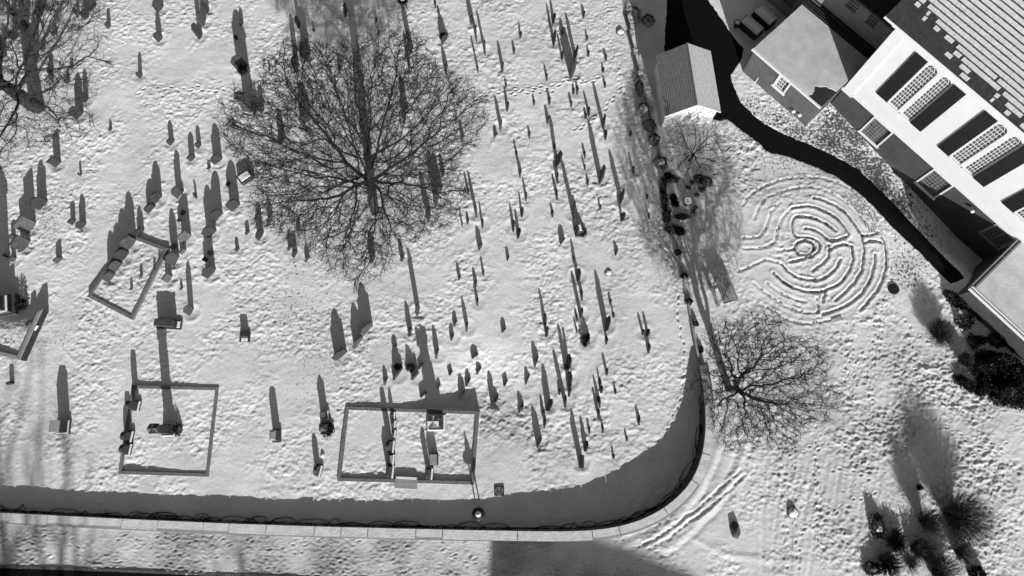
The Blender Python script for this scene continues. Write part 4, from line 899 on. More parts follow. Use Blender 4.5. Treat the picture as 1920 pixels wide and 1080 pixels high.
MB().add([tuple(Vector((20, RY, RZ))+ey*.9+ez*.03), tuple(Vector((LEN, RY, RZ))+ey*.9+ez*.03), tuple(Vector((LEN, RY, RZ))+ey*(SLEN-.1)+ez*.03), tuple(Vector((20, RY, RZ))+ey*(SLEN-.1)+ez*.03)], [(0,1,2,3)]).build('far_snow', mat('roof_snow', .47), roof)

# annex in front of the church
AO = np.array([17.75, 30.26]); ATH = rad(-46.7); AE = np.array([math.cos(ATH), math.sin(ATH)]); AP = np.array([-AE[1], AE[0]])
an = empty('annex', (AO[0], AO[1], 0), ATH); tag(an, 'flat-roofed dark brick annex with snowy roof and white fascia between church and asphalt path', 'annex')
box_uv(plate_with_holes(rect(0, 6.62, -.4, 3.1), [rect(2.76, 3.66, 1.4, 2.9)], 0, .2).build('front_wall', brick_mat('grey_brick', .085), an))
box_uv(MB().box(0, .2, -.4, 6.62, 6.0, 3.1).build('brick_body', BRICK, an))
w = sash(an, 2.76, 3.66, 1.4, 2.9, 3, 4, .12, .06, WHITE, False, .03, .06)
fr = plate_with_holes(rect(2.64, 3.78, 1.32, 2.98), [rect(2.76, 3.66, 1.402, 2.9)], -.06, -.004); fr.box(2.55,-.12,1.2,3.87,-.004,1.32); fr.build('frame', WHITE, w)
MB().box(-.12,-.2,3.1,6.62,6.08,3.3).build('roof_slab', DARKM, an); MB().box(-.16,-.3,3.1,6.64,-.201,3.33).build('fascia', WHITE, an, .01)
edge = [(-.1,-.18),(5.35,-.18)]+[(5.35+.14*math.sin(k*1.3), -.1+k*.23) for k in range(1, 5)]+[(5.5+.25*k+.05*math.sin(k*2), 1.0+.25*k**.7+.1*math.sin(k*1.9)) for k in range(0, 4)]+[(6.58,1.55),(6.6,5.3),(-.1,5.3)]
MB().prism(edge, 3.302, 3.36).build('snow', mat('flat_roof_snow', .55, .7, .16, 1.1, .7, 10), an)
for q in range(3): MB().tube([(-.1, 5.45+q*.2, 3.42), (6.5, 5.45+q*.2, 3.42)], .035, 6).build('roof_pipe', DARKM, an)
bm_ = MB()
for k in range(4): bm_.box(.6+k*1.7,5.4,3.3,.7+k*1.7,5.95,3.42)
bm_.build('pipe_bracket', DARKM, an)
sn = MB().tube([(1.35,-.04,.1),(1.35,-.04,.75)], .035, 6).build('drain_pipe', WHITE, an)
for k, (a, b) in enumerate([(5.2,.6),(5.75,.75)]): MB().lathe([(.0,-.1),(.14,-.08),(.16,.05),(.05,.12)], 8, a, -.12).build('snow_clump', SNOW, an).location = (0, 0, b)
# rear wing
ro = AO+AP*6.3
rw = empty('rear_wing', (ro[0], ro[1], 0), ATH); tag(rw, 'shaded pale wing with twelve-pane windows behind the flat-roofed annex', 'building', )
hs = [(2.45, 3.5), (4.4, 5.25)]
WN = [(2.45,3.42,4.85,6.1),(4.38,5.25,4.85,6.12),(.3,1.2,4.85,6.1),(-1.9,-.9,1.0,2.7),(-5.4,-4.4,1.0,2.7),(-1.9,-.9,4.85,6.1),(-4.4,-3.4,4.85,6.1)]
plate_with_holes(rect(-13, 7.0, -.4, 6.5), [rect(*w_) for w_ in WN], 0, .2).build('wall', GREYW, rw); MB().box(-13, .2, -.4, 7.0, 8.0, 6.5).build('body', GREYW, rw)
MB().box(-13.05,-.05,3.3,7.0,-.002,3.5).build('band_course', DARKM, rw)
for a, b, z0, z1 in WN:
    w = sash(rw, a, b, z0, z1, 3, 4, .1, .04, GREYW, False, .03, .06)
    fr = plate_with_holes(rect(a-.12, b+.12, z0-.08, z1+.12), [rect(a, b, z0, z1)], -.05, -.004); fr.build('frame', GREYW, w)
rr_ = MB(); v = [(-13.3,-.4,6.5),(7.0,-.4,6.5),(7.0,4,8.0),(-13.3,4,8.0),(7.0,8.4,6.5),(-13.3,8.4,6.5)]; rr_.add(v+[(a, b, c-.15) for a, b, c in v], [(0,1,2,3),(3,2,4,5),(6,9,8,7),(9,11,10,8),(0,6,7,1),(5,4,10,11),(0,3,9,6),(3,5,11,9),(1,7,8,2),(2,8,10,4)]).build('roof', SHING, rw)
MB().box(-13.3,-.46,6.36,7.0,-.401,6.52).build('gutter', DARKM, rw)
# low building at the right edge
K = np.array(G(1820, 540, 2.7)); K1 = np.array(G(1920, 632, 2.7)); bth = math.atan2(K1[1]-K[1], K1[0]-K[0])
lb = empty('low_building', (K[0], K[1], 0), bth); tag(lb, 'low building with snowy flat roof and double white gutter at the right edge', 'building')
box_uv(MB().box(.35,.35,-3,14,12,2.35).build('walls', BRICK, lb)); MB().box(0,0,2.35,14.4,12.4,2.6).build('roof_slab', DARKM, lb)
MB().box(-.02,-.1,2.5,14.4,-.001,2.72).build('gutter', WHITE, lb, .01); MB().box(.0,.13,2.6,14.4,.21,2.74).build('gutter', WHITE, lb, .01)
MB().box(-.1,-.02,2.5,-.001,12.4,2.68).build('side_gutter', GREYW, lb, .01); MB().box(.13,.22,2.6,.2,12.4,2.7).build('side_gutter', GREYW, lb, .01)
gk = MB()
for k in range(18): gk.box(.3+k*.8,-.0,2.6,.34+k*.8,.129,2.66)
for k in range(14): gk.box(.0,.3+k*.8,2.6,.129,.34+k*.8,2.66)
gk.build('gutter_bracket', GREYW, lb)
MB().prism([(.24,.25),(14.3,.25),(14.3,12.3),(4.5,12.3),(3.4,9.2),(2.2,8.9),(1.3,8.2),(.24,8.0)], 2.602, 2.68).build('snow', mat('flat_roof_snow', .72), lb)
# shed
sh_o = (np.array((10.97,25.43))+np.array((14.86,25.76)))/2; sth = math.atan2(.33, 3.89)
sd = empty('shed', (sh_o[0], sh_o[1], 0), sth); tag(sd, 'small gable-roofed white shed with shingled roof beside the asphalt path', 'shed')
fw_, dp, ez_, rz_ = 1.95, 4.75, 2.3, 3.55
MB().add([(-fw_,0,-.2),(fw_,0,-.2),(fw_,0,ez_),(0,0,rz_-.06),(-fw_,0,ez_),(-fw_,dp,-.2),(fw_,dp,-.2),(fw_,dp,ez_),(0,dp,rz_-.06),(-fw_,dp,ez_)], [(0,1,2,3,4),(9,8,7,6,5),(0,5,6,1),(1,6,7,2),(0,4,9,5)]).build('walls', mat('shed_white', .78, .6, .06, 2), sd)
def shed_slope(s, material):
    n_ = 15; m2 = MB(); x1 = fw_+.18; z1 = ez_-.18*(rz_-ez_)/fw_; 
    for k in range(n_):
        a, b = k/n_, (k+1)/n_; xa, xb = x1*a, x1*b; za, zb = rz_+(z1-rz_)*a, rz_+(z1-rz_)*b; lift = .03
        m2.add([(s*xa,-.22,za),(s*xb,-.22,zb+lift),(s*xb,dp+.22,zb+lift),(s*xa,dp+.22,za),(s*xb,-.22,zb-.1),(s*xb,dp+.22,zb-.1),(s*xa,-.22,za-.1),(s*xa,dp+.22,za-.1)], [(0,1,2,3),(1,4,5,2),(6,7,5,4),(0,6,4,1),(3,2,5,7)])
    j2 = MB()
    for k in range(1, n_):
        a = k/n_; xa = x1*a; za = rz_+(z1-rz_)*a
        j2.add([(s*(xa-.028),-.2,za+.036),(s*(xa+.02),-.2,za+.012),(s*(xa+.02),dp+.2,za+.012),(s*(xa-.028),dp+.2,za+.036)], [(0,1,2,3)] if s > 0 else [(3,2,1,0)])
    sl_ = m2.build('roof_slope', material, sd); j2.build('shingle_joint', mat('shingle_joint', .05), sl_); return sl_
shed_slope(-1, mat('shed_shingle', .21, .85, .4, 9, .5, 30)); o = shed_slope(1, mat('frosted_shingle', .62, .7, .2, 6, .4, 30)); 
MB().tube([(0,-.24,rz_+.02),(0,dp+.24,rz_+.02)], .05, 6).build('ridge', mat('shed_shingle', .34), sd)
for s in (-1, 1):
    x1 = fw_+.2; z1 = ez_-.2*(rz_-ez_)/fw_; MB().add([(s*x1,-.26,z1+.02),(0,-.26,rz_+.02),(0,-.26,rz_-.12),(s*x1,-.26,z1-.12),(s*x1,-.222,z1+.02),(0,-.222,rz_+.02),(0,-.222,rz_-.12),(s*x1,-.222,z1-.12)], [(0,1,2,3),(7,6,5,4),(0,4,5,1),(2,6,7,3),(0,3,7,4)]).build('barge_board', WHITE, sd)
dm = MB(); dm.box(-.8,-.05,-.1,-.02,-.004,2.0); dm.box(.02,-.05,-.1,.8,-.004,2.0); dm.build('door', WHITE, sd, .01)
# garden boxes / machinery by the rear wing
BXL = ['low snow-covered box with dark sides, the one nearer the asphalt path', 'low snow-covered box with dark sides, the one against the pale wing']
for k, q in enumerate([[(17.61,34.36),(18.27,35.05),(19.57,33.66),(18.88,32.99)], [(18.76,35.29),(19.42,35.98),(20.68,34.54),(19.98,33.91)]]):
    c = np.mean(np.array(q), axis=0); v = np.array(q[3])-np.array(q[0]); L = np.hypot(*v); r = empty('storage_box', (c[0], c[1], 0), math.atan2(v[1], v[0])); tag(r, BXL[k], 'storage box', 'low boxes behind the annex')
    MB().frus(L, .95, -.2, L-.06, .9, .68).build('box_body', IRON, r, .02); lid = MB().box(-L/2,-.48,.68,L/2,.48,.74).build('lid', DARKM, r, .015)
    MB().frus(L-.1,.6,.74,L-.14,.56,.8).build('snow', SNOW, r, .02); MB().box(-L/2+.05,.34,.74,L/2-.05,.44,.78).build('snow_strip', SNOW, r); MB().box(-L/2+.05,-.44,.74,L/2-.05,-.34,.78).build('snow_strip', SNOW, r)
x, y = G(1382,44,.4); r = empty('plant_pot', (x, y, 0)); tag(r, 'round dark pot capped with snow beside the low boxes', 'plant pot'); MB().lathe([(.18,-.1),(.22,.3),(.3,.5),(.3,.56),(.24,.56)], 14).build('pot', IRON, r); MB().lathe([(.22,.5),(.2,.58),(.05,.6)], 12).build('snow', SNOW, r)
# house across the street, outside the photo: it throws the broad shade at the lower edge
ho = empty('house', (0, -52, 0)); tag(ho, 'pale house outside the photo, south of the street', 'house')
OUT = []
for px, py in ((921,1004),(1010,1008),(1110,1014),(1200,1045),(1295,1085)):
    gx, gy = G(px, py); OUT.append((gx-SD[0]/SD[1]*(gy+52), (gy+52)/SD[1]*TAN))
hp = [(OUT[0][0], -.3)]+OUT+[(OUT[-1][0]+3.5, OUT[-1][1]-1.2), (OUT[-1][0]+3.5, -.3)]
plate_with_holes(hp, [], -9.0, 0.0).build('wall', GREYW, ho)
rp = MB()
for (x0, z0), (x1, z1) in zip(hp[1:-2], hp[2:-1]): rp.add([(x0,-9.3,z0+.004),(x1,-9.3,z1+.004),(x1,.1,z1+.004),(x0,.1,z0+.004),(x0,-9.3,z0+.12),(x1,-9.3,z1+.12),(x1,.1,z1+.12),(x0,.1,z0+.12)], [(4,5,6,7),(0,1,5,4),(2,3,7,6),(3,2,1,0)])
rp.build('roof', SHING, ho)
# ------------------------------------------------------------------ bare trees
def grow(base, height, crad, czc, crz, off, seed, n_attr=3500, step=.4, kill=.75, infl=6.0, trunk_h=2.5, lean=(0, 0), wig=.25, inertia=.45, clump=0):
    """branches colonise an ellipsoid of points; returns nodes, parents"""
    R = np.random.RandomState(seed); pts = []
    while len(pts) < n_attr:
        v = R.uniform(-1, 1, 3); q = np.linalg.norm(v)
        if q < 1 and R.rand() < .25+.75*q**1.5:
            w = 1+.07*math.sin(3*math.atan2(v[1], v[0])+seed)+.09*math.sin(7*math.atan2(v[1], v[0])+2*seed)
            if clump and math.sin(v[0]*6.1+seed)*math.cos(v[1]*5.3+1.3*seed)+.6*math.sin(v[1]*9+v[2]*7) < R.uniform(-2.2, .4)*clump-.25: continue
            pts.append((off[0]+v[0]*crad*w, off[1]+v[1]*crad*w, czc+v[2]*crz))
    A = np.array(pts); A = A[A[:, 2] > max(.9, trunk_h*.5)]
    N = [np.array([0, 0, -.3])]; par = [-1]; n = int((trunk_h+.3)/step)
    for i in range(n):
        N.append(N[-1]+np.array([lean[0]*step+R.uniform(-.03, .03), lean[1]*step+R.uniform(-.03, .03), step])); par.append(len(N)-2)
    alive = np.ones(len(A), bool); near = np.full(len(A), 1e9); ni = np.zeros(len(A), int)
    def upd(i0):
        P = np.array(N[i0:])
        for k, p in enumerate(P):
            d = np.linalg.norm(A-p, axis=1); b = d < near; near[b] = d[b]; ni[b] = i0+k
    upd(0); stale = 0
    for it in range(160):
        m_ = alive & (near < (infl if it > 25 else 99))
        if not m_.any(): break
        ids = ni[m_]; D = A[m_]-np.array(N)[ids]; D /= np.linalg.norm(D, axis=1, keepdims=True)+1e-9
        k0 = len(N); uq = np.unique(ids); acc = np.zeros((k0, 3)); np.add.at(acc, ids, D)
        for i in uq:
            v = acc[i]; L = np.linalg.norm(v)
            if L < .15: v = R.normal(size=3); L = np.linalg.norm(v)
            v = v/L
            if par[i] >= 0:
                pv = N[i]-N[par[i]]; pv /= np.linalg.norm(pv)+1e-9; v = v+inertia*pv
            v = v+R.normal(size=3)*wig; v /= np.linalg.norm(v)
            N.append(N[i]+v*step); par.append(int(i))
        upd(k0); alive &= near > kill
        if len(N) > 30000: break
    return np.array(N), np.array(par)
def tree(name, label, px, height, crad, czc, crz, off, seed, r_trunk, n_attr=3500, step=.4, kill=.75, trunk_h=2.5, lean=(0, 0), tw=2.2, twl=.7, cat='tree', group=None, at=None, expo=1.8, material=None, rt=.007, wig=.25, rmin=.012, inertia=.45, clump=0):
    x, y = G(*px) if at is None else at
    N, par = grow((0, 0), height, crad, czc, crz, off, seed, n_attr, step, kill, trunk_h=trunk_h, lean=lean, wig=wig, inertia=inertia, clump=clump)
    n = len(N); ch_ = np.zeros(n, int); acc = np.zeros(n)
    for i in range(n-1, 0, -1):
        if acc[i] == 0: acc[i] = 1.0
        acc[par[i]] += acc[i]; ch_[par[i]] += 1
    rad_ = (acc/acc[0])**(1/expo)*r_trunk; rad_ = np.maximum(rad_, rmin)
    root = empty(name, (x, y, zat(x, y))); tag(root, label, cat, group)
    i = np.arange(1, n); P0 = N[par[i]]; P1 = N[i]; r0 = rad_[par[i]]; r1 = rad_[i]; r0 = np.minimum(r0, r1*1.5+.004)
    big = r1 > .05
    P1e = P1+(P1-P0)*.06
    V, F = tubes_np(P0[big], P1e[big], r0[big], r1[big], 8); mesh_np('trunk', V, F, BARK, root, smooth=True)
    R = np.random.RandomState(seed+5)
    th = np.where((rad_ < .05) & (np.arange(n) > 6))[0]; S0, S1, q0, q1 = [P0[~big]], [P1[~big]], [r0[~big]], [r1[~big]]
    for _ in range(int(tw*10)):
        sel = th[R.rand(len(th)) < .1]; D = N[sel]-N[par[sel]]; D /= np.linalg.norm(D, axis=1, keepdims=True)+1e-9
        v = D*.75+R.normal(size=D.shape)*.5; v /= np.linalg.norm(v, axis=1, keepdims=True); L = twl*R.uniform(.35, 1.0, (len(sel), 1))
        a = N[sel]; b = a+v*L*.5; v2 = v+R.normal(size=v.shape)*.25; c = b+v2*L*.5
        v3 = v+R.normal(size=v.shape)*.6; d = b+v3*L*.35
        S0 += [a, b, b]; S1 += [b, c, d]; k = len(sel); q0 += [np.full(k, rt*1.3), np.full(k, rt), np.full(k, rt)]; q1 += [np.full(k, rt), np.full(k, rt*.6), np.full(k, rt*.6)]
    V, F = tubes_np(np.concatenate(S0), np.concatenate(S1), np.concatenate(q0), np.concatenate(q1), 3)
    mesh_np('crown', V, F, TWIG if material is None else material, root)
    return root
tree('oak_tree', 'largest bare tree, wide spreading crown over the headstones at upper centre', (702,397), 14, 8.1, 9.2, 4.6, (.6,1.2), 6, .33, 10500, .34, .46, 7.0, lean=(.15,-.03), tw=3.6, twl=.85, rt=.008, expo=2.12, rmin=.015, wig=.2, inertia=.75, clump=1.0)
tree('bare_tree', 'bare tree at the upper left corner with thick leaning trunk', (74,204), 13, 9.8, 8.0, 5.8, (-.3,.2), 9, .55, 6500, .4, .55, 2.8, lean=(-.42,.3), tw=2.6, twl=.8, rt=.0075, rmin=.016, wig=.15, inertia=.8)
tree('bare_tree', 'small bare tree in front of the white shed', (1292,301), 3.8, 2.9, 2.3, 1.4, (.3,.0), 14, .12, 1200, .2, .33, 1.1, tw=1.6, twl=.4, rt=.006)
tree('bare_tree', 'bare crooked tree beside the curved wall and below the picnic table', (1366,728), 8, 4.5, 5.5, 2.7, (.6,-.1), 21, .26, 3800, .25, .33, 1.9, lean=(-.08,-.12), tw=3.2, rmin=.014, expo=1.95, twl=.55, wig=.42, rt=.0065)
tree('bare_tree', 'bare tree cut by the top edge over the dark asphalt', (1285,-52), 6, 4.2, 4.2, 2.6, (0,-.6), 33, .16, 2600, .26, .4, 1.4, tw=1.8, twl=.5)
OFF = [(-24.5,-60,24,4.5,3),(-19.8,-64,23,3.6,5),(-8,-62,19,3.5,8)]
for k, (x, y, h, cr, sd_) in enumerate(OFF):
    tree('bare_tree', ['bare street tree outside the photo at far lower left', 'bare street tree outside the photo below the road edge', 'bare street tree outside the photo nearest the hip-roofed house'][k], (0, 0), h, cr, h*.84, h*.15, (0, 0), sd_, .34, 600, .6, 1.2, h*.68, tw=.4, twl=.9, at=(x, y))

# ------------------------------------------------------------------ shrubs
def fan_shrub(label, px, r, h, n, seed, spread=1.0, material=None, name='shrub', rt=.007, skew=(0, 0), cat='shrub'):
    x, y = G(*px); R = np.random.RandomState(seed); root = empty(name, (x, y, zat(x, y)-.03)); tag(root, label, cat, 'shrubs and plants in the snow')
    a = R.rand(n)*2*np.pi; q = np.sqrt(R.rand(n))*spread; L = h*R.uniform(.65, 1.05, n)
    tipx = np.cos(a)*q*r+skew[0]*q; tipy = np.sin(a)*q*r+skew[1]*q; bx = np.cos(a)*q*r*.12+R.normal(size=n)*.05; by = np.sin(a)*q*r*.12+R.normal(size=n)*.05
    B = np.stack([bx, by, np.zeros(n)], 1); T = np.stack([tipx, tipy, L*(1-.45*q**2)], 1); M1 = B+(T-B)*np.array([[.42, .42, .58]])+R.normal(size=(n, 3))*.03*r
    S0, S1, q0, q1 = [B, M1], [M1, T], [np.full(n, rt*1.8), np.full(n, rt*1.2)], [np.full(n, rt*1.2), np.full(n, rt*.6)]
    for k in range(3):
        t = R.uniform(.1, .9, (n, 1)); s_ = M1+(T-M1)*t; v = (T-M1); v = v/np.linalg.norm(v, axis=1, keepdims=True)+R.normal(size=(n, 3))*.45; e = s_+v*h*.16*R.uniform(.5, 1.2, (n, 1))
        S0.append(s_); S1.append(e); q0.append(np.full(n, rt*.8)); q1.append(np.full(n, rt*.5))
    V, F = tubes_np(np.concatenate(S0), np.concatenate(S1), np.concatenate(q0), np.concatenate(q1), 3); mesh_np('stems', V, F, material or DRYST, root); return root
def leafy(label, px, rx, ry, h, n, seed, leaf=.09, rz=0, name='evergreen_shrub', snow=False, hollow=0, cat='shrub', z=None, up=.3):
    x, y = G(*px); R = np.random.RandomState(seed); root = empty(name, (x, y, (zat(x, y) if z is None else z)-.02), rad(rz)); tag(root, label, cat, 'shrubs and plants in the snow')
    v = R.normal(size=(n, 3)); v /= np.linalg.norm(v, axis=1, keepdims=True); v[:, 2] = np.abs(v[:, 2]); k = R.uniform(max(.35, hollow), 1.0, (n, 1))**.5
    bump = 1+.16*np.sin(v[:, :1]*5+seed)*np.cos(v[:, 1:2]*4+2*seed)+.1*np.sin(v[:, 2:]*9)
    P = v*k*bump*np.array([[rx, ry, h]]); D = v*.9+np.array([[0, 0, up]])+R.normal(size=(n, 3))*.55; D /= np.linalg.norm(D, axis=1, keepdims=True)
    U = np.cross(D, R.normal(size=(n, 3))); U /= np.linalg.norm(U, axis=1, keepdims=True); l = leaf*R.uniform(.6, 1.4, (n, 1))
    V = np.stack([P, P+D*l*.5+U*l*.28, P+D*l, P+D*l*.5-U*l*.28], axis=1).reshape(-1, 3); F = np.arange(n*4).reshape(n, 4)
    mesh_np('foliage', V, F, EVER, root)
    st = MB()
    for _ in range(7):
        a = R.rand()*6.28; st.tube([(0, 0, -.1), (math.cos(a)*rx*.3, math.sin(a)*ry*.3, h*.4), (math.cos(a)*rx*.7, math.sin(a)*ry*.7, h*.7)], .02, 4, .008)
    st.build('stems', DRYST, root)
    if snow:
        bm = bmesh.new(); bmesh.ops.create_icosphere(bm, subdivisions=3, radius=1)
        for vv in bm.verts:
            f = 1+.22*math.sin(vv.co.x*5+seed)*math.cos(vv.co.y*4+seed*1.7); vv.co = Vector((vv.co.x*rx*.5*f, vv.co.y*ry*.5*f, h*.6+vv.co.z*h*.3*f))
        me = bpy.data.meshes.new('snow'); bm.to_mesh(me); bm.free(); o = link('snow', me, SNOW, root); me.polygons.foreach_set('use_smooth', [True]*len(me.polygons))
    return root
fan_shrub('biggest twiggy shrub, tall fan of dark stems at the lower right', (1779,964), 2.0, 2.9, 1100, 1, 1.0, rt=.0055, skew=(.3,-.2))
fan_shrub('second twiggy shrub, thinner stems left of the biggest fan', (1728,977), .95, 2.1, 380, 2, rt=.007)
fan_shrub('spiky dark evergreen clump, upper of the two lower-right ones', (1677,1014), .85, .8, 330, 3, 1.0, EVER, 'evergreen_shrub', .016)
fan_shrub('spiky dark evergreen clump near the bottom edge, lower of two', (1662,1058), .9, .8, 330, 4, 1.0, EVER, 'evergreen_shrub', .016)
leafy('low crescent shrub half buried in snow, left of the upper spiky clump', (1643,986), .45, .8, .5, 900, 5, .12, snow=True)
leafy('low shrub half buried in snow, left of the lower spiky clump', (1634,1066), .55, .4, .45, 800, 6, .12, snow=True)
fan_shrub('small leaning fan of stems between the twiggy shrub and the bottom edge', (1712,1026), .95, .9, 260, 7, skew=(.7,-.2), rt=.01)
fan_shrub('pale thin-stemmed shrub below the biggest fan', (1794,1034), .9, 1.1, 260, 8, skew=(.5,-.2))
fan_shrub('wide fan of stems cut by the bottom edge', (1752,1072), 1.3, 1.4, 420, 9, skew=(.5,.1), rt=.009)
leafy('dark leafy shrub at the bottom edge, rightmost', (1830,1074), .5, .4, .5, 900, 10, .14)
fan_shrub('sparse snow-laden twigs above the bottom edge among the shrubs', (1708,1056), .9, .5, 160, 11)
fan_shrub('lone tiny dark tuft in the shade above the biggest fan', (1722,914), .25, .4, 160, 12, rt=.01)
fan_shrub('tall grassy clump left of the low building', (1755,627), 1.15, 1.3, 700, 13, rt=.007)
fan_shrub('narrow upright twiggy shrub above the dark low hedge', (1803,676), .55, 1.0, 420, 14, rt=.009)
leafy('large black spreading yew, upper of the two at the right edge', (1868,692), 2.0, 1.15, 1.3, 9000, 15, .15, -18)
leafy('large black domed yew, lower of the two at the right edge', (1893,733), 1.75, 1.2, 1.3, 9000, 16, .13, 8)
leafy('long low dark hedge left of the two yews', (1810,720), .85, .42, .5, 2600, 17, .1, -32)
leafy('small round dark shrub at the lower end of the low hedge', (1836,733), .45, .4, .45, 1400, 18, .1)
leafy('tiny dark shrub between hedge and upper yew', (1838,713), .3, .28, .35, 700, 19, .1)
leafy('dark shrub at the outer corner of the low building', (1788,562), .9, .4, .6, 1600, 20, .12, -45)
leafy('long dark shrub border along the wall of the low building', (1836,590), 1.7, .4, .6, 2400, 21, .12, -40)
leafy('thin leafy shrub in the shade in front of the low building', (1806,604), .6, .5, .5, 420, 22, .16)
leafy('loose dark shrub behind the upper yew', (1870,637), .7, .5, .55, 900, 23, .14)
leafy('dark shrub at the right edge under the low building', (1903,650), .6, .45, .5, 900, 24, .14)
leafy('small dark shrub left of the upper yew in snow', (1824,641), .38, .5, .5, 700, 25, .12)
leafy('tiny star-shaped plant in the shade by the low building', (1840,638), .25, .25, .2, 90, 26, .2)
leafy('round bush at the foot of the massive left-edge monument', (44,572), .36, .36, .7, 900, 27, .1)
leafy('small bush at the right foot of the tall pillar in the square plot', (334,806), .3, .35, .5, 600, 28, .1)
leafy('bush at the foot of the gabled pillar left of the oak', (478,205), .45, .4, .7, 900, 29, .1)
leafy('bush wrapped round the dark pedestal left of the double plot', (615,807), .4, .42, .55, 700, 30, .12)
leafy('leafy bush before a wide headstone above the double plot', (747,688), .26, .2, .45, 380, 31, .1)
leafy('ragged bush before the flat stone above the double plot', (770,690), .28, .26, .5, 380, 32, .12)
leafy('dark bush hiding a headstone among the right-hand stones', (1097,640), .3, .42, .5, 500, 33, .1)
leafy('small bush beside the box tomb with the snow strip', (1092,438), .3, .3, .5, 500, 34, .1)
leafy('dark bush against the tall headstone near the top left', (454,132), .35, .35, .6, 700, 35, .1)
leafy('dark bush against a headstone just above the oak crown', (572,102), .4, .35, .6, 800, 36, .1)
leafy('bush at a headstone right of the oak near the top', (832,70), .35, .3, .5, 600, 37, .1)
KB = [((1238,306),.5,.55,.5,'round snow-dusted bush on the kerb left of the small tree'),((1226,263),.42,.5,.5,'round snow-dusted bush at the lower left corner of the shed'),
      ((1199,166),.3,.62,.5,'narrow bush with snow on the kerb left of the shed'),((1206,207),.6,.62,.55,'broad tangled bush with snow on the kerb, uppermost of a pair'),((1217,236),.5,.5,.5,'broad tangled bush with snow on the kerb, lower of a pair'),
      ((1310,336),.33,.33,.4,'round shrub below the small tree, left of a snow-topped one'),((1325,342),.4,.4,.45,'round snow-topped shrub below the small tree'),((1187,30),.6,.8,.6,'bush under the bare branches at the top edge'),((1215,40),.5,.5,.5,'smaller bush under the bare branches at the top edge')]
for k, (px, rx, ry, h, lb_) in enumerate(KB): leafy(lb_, px, rx, ry, h, 700, 50+k, .09, name='bush', snow=k in (0, 3), hollow=.75)
leafy('tiny round shrub below the small tree, lowest of three', (1315,356), .22, .22, .25, 300, 70, .08)
BED = [((1243,350),.22,.55),((1246,378),.25,.6),((1251,406),.28,.5),((1262,431),.62,.26),((1258,337),.55,.22),((1252,330),.3,.2),((1274,434),.35,.25),((1262,372),.2,.2),((1266,383),.22,.15),((1278,407),.5,.16)]
BEDL = ['uppermost left plant', 'upper middle left plant', 'lower middle left plant', 'lowest wide plant', 'topmost wide plant', 'small top plant', 'lower right end plant', 'small inner plant', 'second small inner plant', 'thin inner row plant']
for k, (px, rx, ry) in enumerate(BED): leafy(BEDL[k]+' of the black L-shaped border around the round pedestal', px, rx*1.15, ry*1.35, .24, 560, 80+k, .11, name='border_plant', cat='plant')
TF = [((1271,474),'uppermost of the dark tufts along the kerb left of the picnic table'),((1282,518),'second dark tuft along the kerb, level with the picnic table top'),((1291,566),'third dark tuft along the kerb, level with the picnic table foot'),((1302,608),'fourth dark tuft along the kerb below the picnic table'),((1311,656),'lowest dark tuft along the kerb at the end of the wall')]
for k, (px, lb_) in enumerate(TF): leafy(lb_, px, .24, .22, .3, 260, 95+k, .12, name='tuft', cat='plant')
for k, (px, lb_) in enumerate([((1297,343),'tiny dark sprout directly above the round pedestal'),((1290,352),'second tiny sprout above the round pedestal'),((1306,366),'tiny sprout right of the round pedestal'),((1304,390),'tiny sprout low right of the round pedestal'),((1300,398),'tiny sprout below the round pedestal')]):
    leafy(lb_, px, .14, .14, .15, 60, 110+k, .12, name='sprout', cat='plant')

# ------------------------------------------------------------------ headstones, each with a label of its own
for s in STONES: s['z'] = zat(*s['c'])
import bisect
TONES = {}
HMAT = [(SLATE, 'dark'), (SLATE2, 'grey')]
sr = random.Random(12)
for s in STONES:
    light = s['st'] == 'f' and s['h'] > .4 and sr.random() < .5
    m_, tn = (MARBLE, 'pale') if light and s['px'] < 700 else (HMAT[0] if sr.random() < (.7 if s['px'] < 900 else .85) else HMAT[1])
    s['tone'] = tn; o = slab(s['st'], s['w'], s['h'], sr.uniform(.065, .12) if s['st'] != 'f' else sr.uniform(.1, .18)).build('headstone', m_)
    tx_, ty_ = (min(15, max(-4, sr.gauss(7, 5))) if s['px'] > 900 else sr.gauss(0, 2.2)), sr.gauss(0, 1.8)
    o.location = (s['c'][0], s['c'][1], s['z']); o.rotation_euler = (rad(tx_), rad(ty_), s['a']); s['o'] = o; s['lean'] = abs(tx_)+abs(ty_)
    h = s['h']; s['size'] = 'tiny' if h < .42 else 'small' if h < .7 else 'low' if h < .95 else 'middling' if h < 1.25 else 'tall' if h < 1.6 else 'very tall'
    s['shape'] = {'r': 'round-topped', 's': 'shouldered', 'f': 'square-topped', 'g': 'pointed', 't': 'stumpy'}[s['st']]
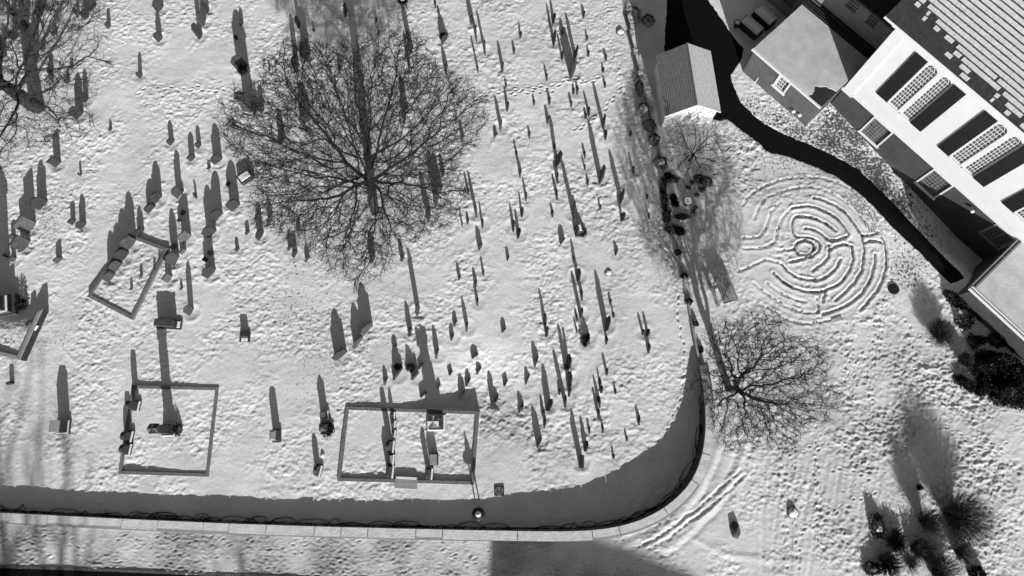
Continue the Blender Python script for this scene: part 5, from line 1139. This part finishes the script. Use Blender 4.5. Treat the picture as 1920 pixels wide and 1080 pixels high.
LM = [('oak trunk', (702,397)), ('upper-left tree trunk', (74,204)), ('gable-capped pillar left of the oak', (469,206)), ('chest tomb', (319,608)), ('snow-diamond table tomb', (462,334)),
      ('massive left-edge monument', (12,578)), ('long double plot', (770,757)), ('bushy pedestal', (612,803)), ('ringed drain cover', (936,920)), ('lantern post at the top edge', (760,18)),
      ('snow-strip box tomb', (1086,434)), ('boulder near the top of the kerb', (1163,60)), ('snow-buried boulder', (1141,511)), ('white shed', (1236,160)), ('picnic table', (1340,547)),
      ('tilted plot', (240,520)), ('small lone pedestal', (460,632)), ('lower end of the wall curve', (1130,985)), ('kerb tuft below the picnic table', (1302,608)),
      ('top left corner', (0,0)), ('middle of the top edge', (960,0)), ('bend of the wall', (1290,900)), ('left photo edge at mid height', (0,420)), ('bush amid the right-hand headstones', (1097,640)), ('square plot', (320,720))]
LMW = [(n, np.array(G(*p))) for n, p in LM]
def sector(v):
    a = math.degrees(math.atan2(v[1], v[0])) % 360
    return ['right of', 'above', 'left of', 'below'][int(((a+45) % 360)//90)]
ORD = ['nearest', 'second nearest', 'third nearest', 'fourth nearest', 'fifth nearest', 'sixth nearest', 'seventh nearest', 'eighth nearest', 'ninth nearest', 'tenth nearest']
def feats(s): return [(s['tone'], s['shape']), (s['size'], s['shape']), (s['size'], s['tone'], s['shape'])]
KEYS = [lambda s: (s['size'], s['tone'], s['shape']), lambda s: (s['size'], s['shape'])]
used_l = set()
for s in sorted(STONES, key=lambda s: -s['h']):
    best = None
    for ki, K_ in enumerate(KEYS):
        mates = [t for t in STONES if K_(t) == K_(s)]
        for n, p in LMW:
            v = s['c']-p; sec = sector(v); d = np.hypot(*v)
            rank = sum(1 for t in mates if sector(t['c']-p) == sec and np.hypot(*(t['c']-p)) < d-1e-9)
            sc = rank*9+d*.8+ki*.5
            lab_ = '%s headstone %s %s the %s' % (' '.join(K_(s)), ORD[min(rank, 9)], sec, n)
            if rank < 10 and lab_ not in used_l and (best is None or sc < best[0]): best = (sc, lab_)
    used_l.add(best[1]); tag(s['o'], best[1], 'headstone', 'headstones in the snow')
